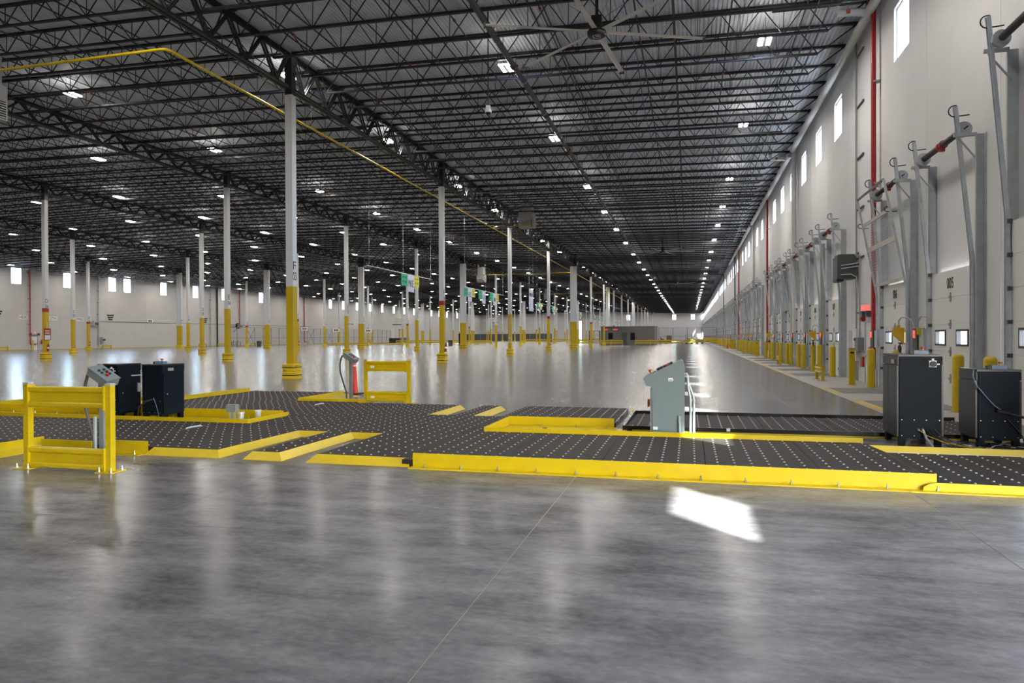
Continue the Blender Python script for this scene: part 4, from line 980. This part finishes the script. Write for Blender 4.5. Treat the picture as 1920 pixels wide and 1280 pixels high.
for i, (a, b) in enumerate(((.0, 1.02), (.055, 1.06))):
    G().tube([(-.09, .1+.05*i, b), (-.05, .1+.05*i, b), (-.03, .1+.05*i, b-.04), (-.03+.01*i, .1+.05*i, b-.16), (.005+a*.9, .1+.05*i, b-.36), (.01+a, .1+.05*i, b-.42), (.01+a, .1+.05*i, 0)], .021, 8).ob('conduit', CONDUIT, t, True)
    G().cyl((.01+a, .1+.05*i, .60), (.01+a, .1+.05*i, .64), .028, 8).ob('coupling', CONDUIT, t, True)

# ------------------------------------------------------------ power cabinets
def cabinet(x0, x1, y0, y1, h, lab, sw=False, badge=False, stop=True, glands=False, side=1, latch=False):
    t = thing('power_cabinet', lab, 'cabinet', (x0, y0, 0), 0, 'navy black power cabinets'); w, d = x1-x0, y1-y0
    G().box(.02, w-.02, 0, d, .12, h-.03).ob('body', CAB, t); G().box(0, w, -.012, d+.012, h-.03, h).ob('lid', CABL, t)
    for a in (-.012, w-.013): G().box(a, a+.025, .02, d-.02, .15, h-.17).ob('side_door', CAB if side > 0 else CABL, t)
    if glands: G().box(-.0145, -.0125, d*.6, d*.6+.006, .15, h-.17).ob('door_seam', BLACK, t)
    for a in (-.004, w-.008): G().box(a, a+.012, .0, d, h-.16, h-.035).ob('fascia', CAB if side > 0 else CABL, t)
    G().box(.03, w-.03, -.004, 0, .16, .42).ob('lower_panel', CAB, t)
    for a in (.02, w-.10):
        for b in (0, d-.1): G().box(a, a+.08, b, b+.1, 0, .12).ob('foot', CAB, t)
    g = G()
    for a in (.05, w*.36, w*.63, w-.05):
        for z in (.41, .17): g.cyl((a, -.003, z), (a, -.009, z), .008, 6)
    g.ob('screws', ZINC, t)['kind'] = 'stuff'
    xs_ = -.014 if side < 0 else w+.014
    if badge: G().box(min(xs_, xs_+side*.004), max(xs_, xs_+side*.004), .14, .3, h-.14, h-.08).ob('badge', SCREENM, t)
    G().cyl((xs_, .12, h-.22 if side < 0 else .55), (xs_+side*.01, .12, h-.22 if side < 0 else .55), .014, 8).ob('lock', ZINC, t, True)
    if sw:
        G().box(w-.19, w-.09, -.012, 0, h-.19, h-.09).ob('switch_plate', WHITEM, t); G().cyl((w-.14, -.012, h-.14), (w-.14, -.05, h-.14), .042, 14).ob('rotary_switch', BLACK, t, True); G().box(w-.09, w-.05, -.02, 0, h-.155, h-.135).box(w-.155, w-.125, -.02, 0, h-.09, h-.06).ob('switch_tab', WHITEM, t)
    if latch: G().box(w+.012, w+.03, d*.55, d*.55+.28, h-.27, h-.245).ob('latch_bar', ALU, t); G().box(w+.012, w+.04, d-.12, d-.06, .55, .74).ob('side_connector', ALU, t)
    if stop:
        b = G().box(w*.42, w*.42+.2, .12, .24, h, h+.06).ob('stop_box', BLUEGREY, t); G().box(w*.42-.05, w*.42, .13, .23, h, h+.05).ob('cable_boot', BLACK, b)
        G().cyl((w*.42+.13, .18, h+.06), (w*.42+.13, .18, h+.085), .022, 10).ob('stop_base', YEL, b, True); G().cyl((w*.42+.13, .18, h+.085), (w*.42+.13, .18, h+.11), .032, 12).ob('stop_button', REDP, b, True)
    if glands:
        for i in range(5):
            a = w*.45+.055*i; G().cyl((a, 0, .27), (a, -.03, .265), .018, 8).ob('cable_gland', ZINC if i < 2 else BLACK, t, True)
            if i == 1: G().tube([(a, -.03, .265), (a+.03, -.08, .15), (a+.1, -.1, .05), (a+.12, -.1, .01)], .016, 6).ob('grey_cable', ALU, t, True)
            elif i: G().tube([(a, -.03, .265), (a+.06, -.09, .18), (a+.14+.05*i, -.13, .06), (a+.2+.07*i, -.1, .012), (a+.9, .1-.05*i, .012)], .012, 6).ob('black_cable', BLACK, t, True)
        for a in (.08, .16, .12):
            G().cyl((w*.14+a, 0, .27+(.06 if a > .1 else 0)), (w*.14+a, -.003, .27+(.06 if a > .1 else 0)), .014, 8).ob('knockout', BLACK, t)
        G().tube([(w*.45, -.03, .265), (w*.6, -.1, .19), (w*.95, -.14, .10), (w*1.4, -.16, .05), (w*2.0, -.14, .02), (w*2.7, -.05, .012)], .006, 5).ob('yellow_cable', YEL, t, True)
    return t, w, d
cabinet(-12.06, -11.56, 11.87, 12.5, 1.165, 'navy black power cabinet with rotary switch, beside its twin behind the guard rail', sw=True, stop=False, latch=True)
t, w, d = cabinet(-10.95, -10.45, 11.87, 12.5, 1.165, 'navy black power cabinet topped by a stop button, closest to the pit corner', badge=True)
G().tube([(.3, -.01, .45), (.2, -.1, .42), (.05, -.14, .3), (-.02, -.1, .12), (.0, 0, .03)], .018, 6).ob('black_cable', BLACK, t, True); G().tube([(.3, -.02, .48), (.38, -.03, .3), (.45, -.04, .1)], .006, 5).ob('thin_cable', BLUEGREY, t, True)
cabinet(3.07, 3.68, 11.62, 12.44, 1.40, 'tallest navy black power cabinet with rotary switch, beside the long black rimmed deck', sw=True, badge=True, side=-1, glands=True)
t, w, d = cabinet(4.16, 4.74, 11.72, 12.42, 1.175, 'shorter navy black power cabinet crossed by a sagging cable, closest to the dock wall', side=-1)
G().tube([(w*.42-.05, .17, 1.19), (.0, .1, 1.17), (-.06, -.02, 1.08), (-.03, -.05, .95), (.1, -.04, .78), (.22, -.03, .64), (.30, -.03, .58)], .010, 6).ob('blue_cable', BLUEGREY, t, True)
G().cyl((.29, 0, .56), (.27, -.06, .565), .03, 10).ob('cable_gland', BLACK, t, True); G().tube([(.27, -.06, .56), (.5, -.1, .5), (.8, -.2, .42), (1.3, -.3, .30)], .020, 7).ob('thick_cable', BLACK, t, True)
G().tube([(.34, -.01, .5), (.46, -.02, .36), (.58, -.03, .2), (.62, -.04, .02)], .009, 5).ob('thin_cable', BLACK, t, True)
t = thing('loose_cables', 'tangle of loose black cables on the floor between the two tall cabinets', 'cables', (3.7, 11.7, .012))
for i in range(6): G().tube([(.05*i+.1*j+.06*math.sin(j*1.7+i), .25*math.sin(j*.9+i*1.3)+.05*i, .012+.006*((i+j) % 3)) for j in range(16)], .011, 5).ob('cable', BLACK if i % 3 else ALU, t, True)
t = thing('cable_tangle', 'coil of loose black cables on the floor beside the shorter cabinet', 'cables', (4.85, 11.9, .012))
for i in range(4): G().tube([((.12+.03*i)*math.cos(j*.6)+.02*i, (.10+.02*i)*math.sin(j*.6), .012+.01*(j % 3)) for j in range(22)], .011, 5).ob('cable', BLACK, t, True)
o = G().box(-.05, .04, -.03, .03, 0, .004).ob('wood_chip', BROWN, None, loc=(-4.42, 3.46, 0)); tag(o, 'tiny scrap of brown card lying on the open concrete floor', 'scrap')

# ------------------------------------------------------------ office block and far end
t = thing('office_block', 'taupe single storey office box with dark windows and red lit displays', 'office', (-12.4, 143, 0))
def box_with_holes(g, x0, x1, y0, y1, z1, holes):
    p = x0
    for a, b, c, d in sorted(holes):
        g.box(p, a, y0, y1, 0, z1)
        if c > 0: g.box(a, b, y0, y1, 0, c)
        g.box(a, b, y0, y1, d, z1); p = b
    g.box(p, x1, y0, y1, 0, z1); return g
box_with_holes(G(), -5.5, -1.2, .35, .5, 3.72, [(-3.95, -2.95, 1.12, 2.5)]).ob('front_wall', TAUPE, t)
box_with_holes(G(), -1.2, 5.5, 0, .15, 3.72, [(-1.08, -.03, 0, 2.56), (.6, 1.6, .96, 2.51)]).ob('front_wall', TAUPE, t)
G().box(-5.5, -5.35, .5, 13, 0, 3.72).ob('side_wall', TAUPE, t); G().box(5.35, 5.5, .15, 13, 0, 3.72).ob('side_wall', TAUPE, t); G().box(-5.5, 5.5, 12.9, 13, 0, 3.72).ob('back_wall', TAUPE, t); G().box(-5.6, 5.7, -.05, 13.1, 3.72, 3.82).ob('roof', TAUPE, t)
G().box(-1.06, -.05, .06, .11, 0, 2.54).ob('door', DKBOX, t); G().box(-.2, -.14, .03, .06, 1.0, 1.1).ob('door_handle', ALU, t)
for a, b, y, c, d in ((-3.95, -2.95, .4, 1.12, 2.5), (.6, 1.6, .05, .96, 2.51)):
    f = G().box(a, a+.06, y-.02, y+.06, c, d).box(b-.06, b, y-.02, y+.06, c, d).box(a+.06, b-.06, y-.02, y+.06, c, c+.06).box(a+.06, b-.06, y-.02, y+.06, d-.06, d).ob('window_frame', DKBOX, t); G().box(a+.06, b-.06, y+.02, y+.03, c+.06, d-.06).ob('pane', DGLASS, f)
for a in (-5.0, -3.0):
    f = G().box(a, a+1.1, .28, .35, 3.02, 3.28).ob('display_case', BLACK, t)
    for i in range(6): G().box(a+.08+.165*i, a+.19+.165*i, .274, .28, 3.08, 3.22).ob('lit_segment', REDLED, f)
t = thing('wrapped_duct', 'silver wrapped round duct rising from the office roof', 'duct', (-17.15, 150, 3.8)); G().cyl((0, 0, 0), (0, 0, 8.6), .42, 20).ob('wrap', FOIL, t, True); G().lathe((0, 0, 0), [(.5, 0), (.5, .1)], 20).ob('collar', ALU, t, True)
def mesh_fence(o, L, h, dirn, lab, m, braces=(), step=.22):
    t = thing('mesh_fence', lab, 'fence', o, 0 if dirn == 'x' else PI/2)
    n = round(L/3)
    for i in range(n+1): G().cyl((L*i/n, 0, 0), (L*i/n, 0, h), .05, 8).ob('post', m, t, True)
    for z in (h-.02, h*.45, .1): G().cyl((0, 0, z), (L, 0, z), .035, 6).ob('rail', m, t)
    for i in braces:
        a, b = L*i/n, L*(i+1)/n
        G().bar((a, -.02, .1), (b, -.02, h-.1), .05, .05).ob('brace', m, t); G().bar((b, -.05, .1), (a, -.05, h-.1), .05, .05).ob('brace', m, t)
    g = G()
    for i in range(int(L/step)): g.bar((step*i, 0, .1), (step*i, 0, h), .012, .012, (0, 1, 0))
    for j in range(int(h/step)): g.bar((0, .006, .1+step*j), (L, .006, .1+step*j), .012, .012)
    g.ob('wire_mesh', m, t)['kind'] = 'stuff'
mesh_fence((-6.8, 161, 0), 12.6, 3.7, 'x', 'dark wire mesh fence across the far end of the dock aisle', DKBOX)
mesh_fence((-90, 120, 0), 78, 4.0, 'y', 'grey wire mesh fence with crossed braces along the long white wall', FENCE, (2, 4, 10, 13), .3)
t = thing('dark_partition', 'low dark grey partition panels far across the hall', 'partition', (-76, 290, 0))
for i in range(12): G().box(-19.5+3.2*i, -16.4+3.2*i, 0, .12, 0, 3.1).ob('panel', DKBOX, t)
def tug(x, y, lab, hgt):
    t = thing('utility_cart', lab, 'cart', (x, y, 0), 0, 'parked utility carts')
    G().prism([(-.9, .3), (.9, .3), (.9, .7), (.3, .75), (.2, .95), (-.9, .95)], 'y', -.5, .5).ob('body', BLUEGREY, t); G().box(-.5, .1, -.4, .4, .95, 1.15).ob('seat', BLACK, t); G().box(-.55, -.4, -.4, .4, 1.1, 1.5).ob('seat_back', BLACK, t)
    for a in (-.55, .6):
        for b in (-.52, .52): G().cyl((a, b-.08, .28), (a, b+.08, .28), .28, 14).ob('wheel', BLACK, t, True)
    if hgt:
        for a in (-.8, .6):
            for b in (-.45, .45): G().cyl((a, b, .9), (a, b, hgt), .025, 6).ob('canopy_post', DKBOX, t)
        G().box(-.95, .8, -.55, .55, hgt, hgt+.06).ob('canopy', DKBOX, t)
    G().tube([(.25, 0, .9), (.1, 0, 1.25)], .03, 6).ob('steering_column', BLACK, t)
tug(-.1, 163, 'parked utility cart with canopy behind the dark mesh fence', 2.0); tug(-6.0, 163.5, 'parked utility cart without canopy by the office corner', 0); tug(2.2, 164, 'parked utility cart without canopy closest to the dock wall', 0)
t = thing('cardboard_stack', 'brown carton stack behind the dark mesh fence', 'carton', (-4.6, 164, 0)); G().box(-.6, .6, -.5, .5, .14, 1.9).ob('carton', BROWN, t)
for a in (-.5, -.05, .4): G().box(a, a+.1, -.5, .5, 0, .1).ob('pallet_runner', BROWN, t)
G().box(-.6, .6, -.5, .5, .1, .14).ob('pallet_top', BROWN, t)
def rack(x, y, lab, n=4, w=2.2, h=3.0):
    t = thing('steel_rack', lab, 'rack', (x, y, 0), 0, 'far steel racks')
    for a in (-w/2, w/2):
        for b in (0, .8): G().box(a-.05, a+.05, b-.05, b+.05, 0, h).ob('upright', DKBOX, t)
    for i in range(n): G().box(-w/2, w/2, -.02, .82, .3+i*(h-.4)/(n-1), .36+i*(h-.4)/(n-1)).ob('shelf', DKBOX, t)
rack(-19.6, 146, 'dark steel rack beside the office wall'); rack(-92.5, 186, 'low grey steel rack by the long mesh fence', 3, 2.0, 1.2)

# ------------------------------------------------------------ things on and along the long white wall
def wall_sign(y, z, s, lab, w=1.5, h=.62):
    t = thing('wall_sign', lab, 'sign', (XL+.02, y, z), 0, 'signs on the long white wall'); G().box(-.02, .02, -w/2, w/2, -h/2, h/2).ob('board', WHITEM, t); (letters(s, .4, INK, t, (.025, 0, 0), FACE_X, w*.75) if s else [G().box(.02, .024, -.45+.32*q, -.22+.32*q, -.17, .17).ob('printed_mark', INK, t) for q in range(3)])
wall_sign(84.3, 5.1, 'HDE', 'white wall sign lettered HDE beside the red pipe'); wall_sign(89.5, 5.05, 'DTW', 'white wall sign lettered DTW behind column D04'); wall_sign(94.6, 5.03, 'MIG', 'white wall sign lettered MIG behind column C05')
wall_sign(110.2, 5.07, None, 'white wall sign with faint print on the long conduit line')
for y, lab in ((80.2, 'dark lettered notice on the long white wall beside the first wall sign'), (100.9, 'dark lettered notice on the long white wall above the conduit line'), (125.6, 'dark lettered notice on the long white wall behind column C06')):
    t = thing('wall_notice', lab, 'notice', (XL+.01, y, 5.5), 0, 'notices on the long white wall')
    for i, w in enumerate((1.5, 1.2, .9)): G().box(0, .02, -w/2, w/2, -.45+.36*(2-i), -.22+.36*(2-i)).ob('text_line', INK, t)
def hung_sign(x, y, z, s, lab, w=1.5):
    t = thing('lane_sign', lab, 'sign', (x, y, z), 0, 'white lane signs'); G().box(-w/2, w/2, -.02, .02, -.35, .35).ob('board', WHITEM, t); (letters(s, .4, INK, t, (0, -.025, 0), FACE_MY, w*.75) if s else [G().box(-.45+.32*q, -.22+.32*q, -.024, -.02, -.17, .17).ob('printed_mark', INK, t) for q in range(3)])
    for a in (-w/2+.05, w/2-.05): G().cyl((a, 0, .35), (a, 0, zb(x)-z+.14), .01, 4).ob('hanger', ZINC, t)
hung_sign(-37.8, 131, 5.15, 'LON', 'white hanging lane sign lettered LON far across the hall', 1.3); hung_sign(-60.5, 116, 4.2, 'PSK', 'white hanging lane sign lettered PSK beside row D'); hung_sign(-77.5, 128, 3.6, None, 'white hanging lane sign with faint print beside wide column C07'); hung_sign(-70.2, 128, 3.3, None, 'white hanging lane sign with faint print beside column C08'); hung_sign(-63, 128, 3.1, None, 'white hanging lane sign with faint print between rows C and D')
def wall_pipe(y, m, z0, r, lab, foot=True):
    t = thing('wall_pipe', lab, 'pipe', (XL+.22, y, 0), 0, 'pipes on the long white wall'); G().cyl((0, 0, z0), (0, 0, 12.9), r, 10).ob('pipe', m, t, True)
    for z in (4, 6, 8, 10, 12): G().box(-.2, .02, -.25, .25, z-.03, z+.03).ob('clamp', DKBOX, t)
    if foot: G().tube([(0, 0, z0), (0, .1, z0-.12), (0, 1.0, z0-.15)], r, 10).ob('side_outlet', m, t, True)
wall_pipe(85.3, REDP, 1.0, .085, 'red pipe on the long white wall beside the man door'); wall_pipe(98.2, GALV, .4, .09, 'grey conduit with clamps on the long white wall behind column B06', False); wall_pipe(129.3, STEEL, 0, .14, 'black pipe on the long white wall behind column D05', False)
wall_pipe(127.2, GALV, 0, .09, 'grey conduit on the long white wall beside the black pipe', False); wall_pipe(137, REDP, 4.6, .10, 'red pipe on the long white wall behind column B08'); wall_pipe(164.3, REDP, .8, .12, 'red pipe on the long white wall behind the mesh fence')
d = obj('door_2', G().box(0, .05, -.5, .5, 0, 2.15).mesh('door_2', DOORW), None, (XL, 86.15, 0)); tag(d, 'pale man door in the long white wall beside the red pipe', 'door', None, 'structure'); G().box(0, .08, -.56, -.5, 0, 2.21).box(0, .08, .5, .56, 0, 2.21).box(0, .08, -.56, .56, 2.15, 2.21).ob('door_frame', GREYB, d); G().box(.05, .09, -.4, .4, 1.0, 1.06).ob('push_bar', DKBOX, d)
t = thing('emergency_light', 'twin head emergency light above the man door in the long white wall', 'light', (XL, 86.15, 2.35)); G().box(0, .1, -.9, .9, -.05, .05).ob('body', DKBOX, t)
for s in (-.7, .7): G().box(.0, .2, s-.15, s+.15, .05, .3).ob('lamp_head', DKBOX, t)
t = thing('wall_extinguisher', 'red fire extinguisher on the long white wall beside the man door', 'extinguisher', (XL+.14, 87.3, .9)); G().lathe((0, 0, 0), [(.03, 0), (.12, .03), (.12, .5), (.04, .65)], 10).ob('cylinder', REDP, t, True); G().box(-.04, .1, -.04, .04, .65, .75).ob('valve', BLACK, t)
t = thing('wall_bollard', 'thin yellow post guarding the man door in the long white wall', 'bollard', (XL+1.2, 84.9, 0)); G().lathe((0, 0, 0), [(.11, 0), (.11, 1.5), (.06, 1.6)], 12).ob('sleeve', YEL, t, True)
for i, (y, L) in enumerate(((80.4, 1.3), (99.2, 1.8), (123.7, 2.2), (129.6, 2.0), (141, 1.6))):
    t = thing('wall_bumper', f'low yellow bumper rail along the long white wall, {nth(i+1)} counting away', 'guard rail', (XL+.9, y, 0), 0, 'wall bumper rails')
    for s in (-L/2, L/2): G().box(-.08, .08, s-.08, s+.08, 0, .62).ob('post', YEL, t)
    G().box(-.05, .05, -L/2, L/2, .34, .6).ob('beam', YEL, t)
t = thing('wall_fan', 'dark round fan on a bracket on the long white wall', 'fan', (XL+1.0, 135.2, 4.5)); G().cyl((-.15, 0, 0), (.25, 0, 0), .62, 20).ob('drum', BLACK, t, True); G().bar((-.2, 0, 0), (-1.0, 0, -.3), .08, .08).ob('bracket', DKBOX, t); G().bar((-.1, 0, -.5), (-1.0, -.1, -1.4), .06, .06).ob('bracket', DKBOX, t)
for i in range(6): b = G().box(.26, .28, -.03, .03, 0, .58).ob('guard_spoke', GALV, t); b.rotation_euler = (i*PI/3, 0, 0)
t = thing('wall_heater', 'grey box unit on the long white wall beside the clamped conduit', 'heater', (XL+.5, 97.2, 4.3)); G().box(-.4, .4, -.7, .5, -.35, .35).ob('casing', GALV, t); G().box(.4, .42, -.5, .3, -.25, .25).ob('grille', DKBOX, t); G().box(-.5, -.4, -.1, .1, -.1, .5).ob('bracket', DKBOX, t)
t = thing('wall_panel_box', 'grey electrical box low on the long white wall below the clamped conduit', 'panel', (XL, 98.6, .9)); G().box(0, .3, -.35, .35, 0, 1.1).ob('enclosure', GREYB, t); G().box(.1, .35, .5, .9, .5, .8).ob('side_box', DKBOX, t)
t = thing('wall_conduit', 'long thin dark conduit line running level along the long white wall', 'conduit', (XL+.06, 0, 0)); G().cyl((0, 98.3, 4.75), (0, 168, 4.75), .04, 6).ob('conduit', DKBOX, t)
t = thing('workbench', 'dark steel bench along the long white wall behind column B08', 'bench', (-97.5, 132.5, 0)); G().box(-.4, .4, -1.6, 1.6, .85, .92).ob('bench_top', DKBOX, t); G().box(-.35, .35, -1.5, 1.5, .3, .34).ob('lower_shelf', DKBOX, t)
for a in (-.35, .35):
    for b in (-1.5, 0, 1.5): G().box(a-.04, a+.04, b-.04, b+.04, 0, 1.25 if a < 0 else .85).ob('leg', DKBOX, t)
for x, y, lab in ((-84.5, 122.5, 'dark waste bin beside wide column C07'), (-88.5, 142.5, 'pair sized dark waste bin by the mesh fence'), (-47.6, 134, 'black waste bin beside column D08')):
    t = thing('waste_bin', lab, 'bin', (x, y, 0), 0, 'dark waste bins'); G().lathe((0, 0, 0), [(.4, 0), (.5, .95), (.53, .97), (.53, 1.02)], 14).ob('tub', DKBOX, t, True); G().lathe((0, 0, 1.02), [(.5, 0), (.3, .12), (.02, .15)], 14).ob('lid', BLACK, t, True)
t = thing('tall_cabinet', 'tall dark open cabinet standing beside column D08', 'cabinet', (-45.2, 134.5, 0)); G().box(-.6, -.55, -.5, .5, 0, 2.5).box(.55, .6, -.5, .5, 0, 2.5).box(-.55, .55, .45, .5, 0, 2.5).ob('shell', BLACK, t); G().box(-.55, .55, -.5, .45, 2.44, 2.5).ob('top', BLACK, t)
for z in (.1, .9, 1.7): G().box(-.55, .55, -.45, .45, z, z+.04).ob('shelf', DKBOX, t)
t = thing('man_lift', 'man lift with small basket parked by the long white wall', 'lift', (-75, 168, 0)); G().box(-1.4, 1.6, -.8, .8, .3, 1.6).ob('chassis', BLACK, t); G().box(1.7, 3.6, -.8, .8, .3, 1.7).ob('power_pack', BLUEGREY, t)
for a in (-.9, 1.1):
    for b in (-.8, .8): G().cyl((a, b-.12, .4), (a, b+.12, .4), .4, 14).ob('wheel', BLACK, t, True)
G().box(-.75, -.4, -.2, .2, 1.6, 5.0).ob('mast', WHITEM, t); G().box(-.6, 1.9, -.5, .5, 5.0, 5.15).ob('basket_floor', BLACK, t)
for a in (.2, 1.0, 1.8):
    for b in (-.5, .5): G().cyl((a, b, 5.15), (a, b, 6.6), .04, 6).ob('basket_post', YSTR, t)
for z in (5.9, 6.6):
    for b in (-.5, .5): G().cyl((.2, b, z), (1.8, b, z), .04, 6).ob('basket_rail', YSTR, t)
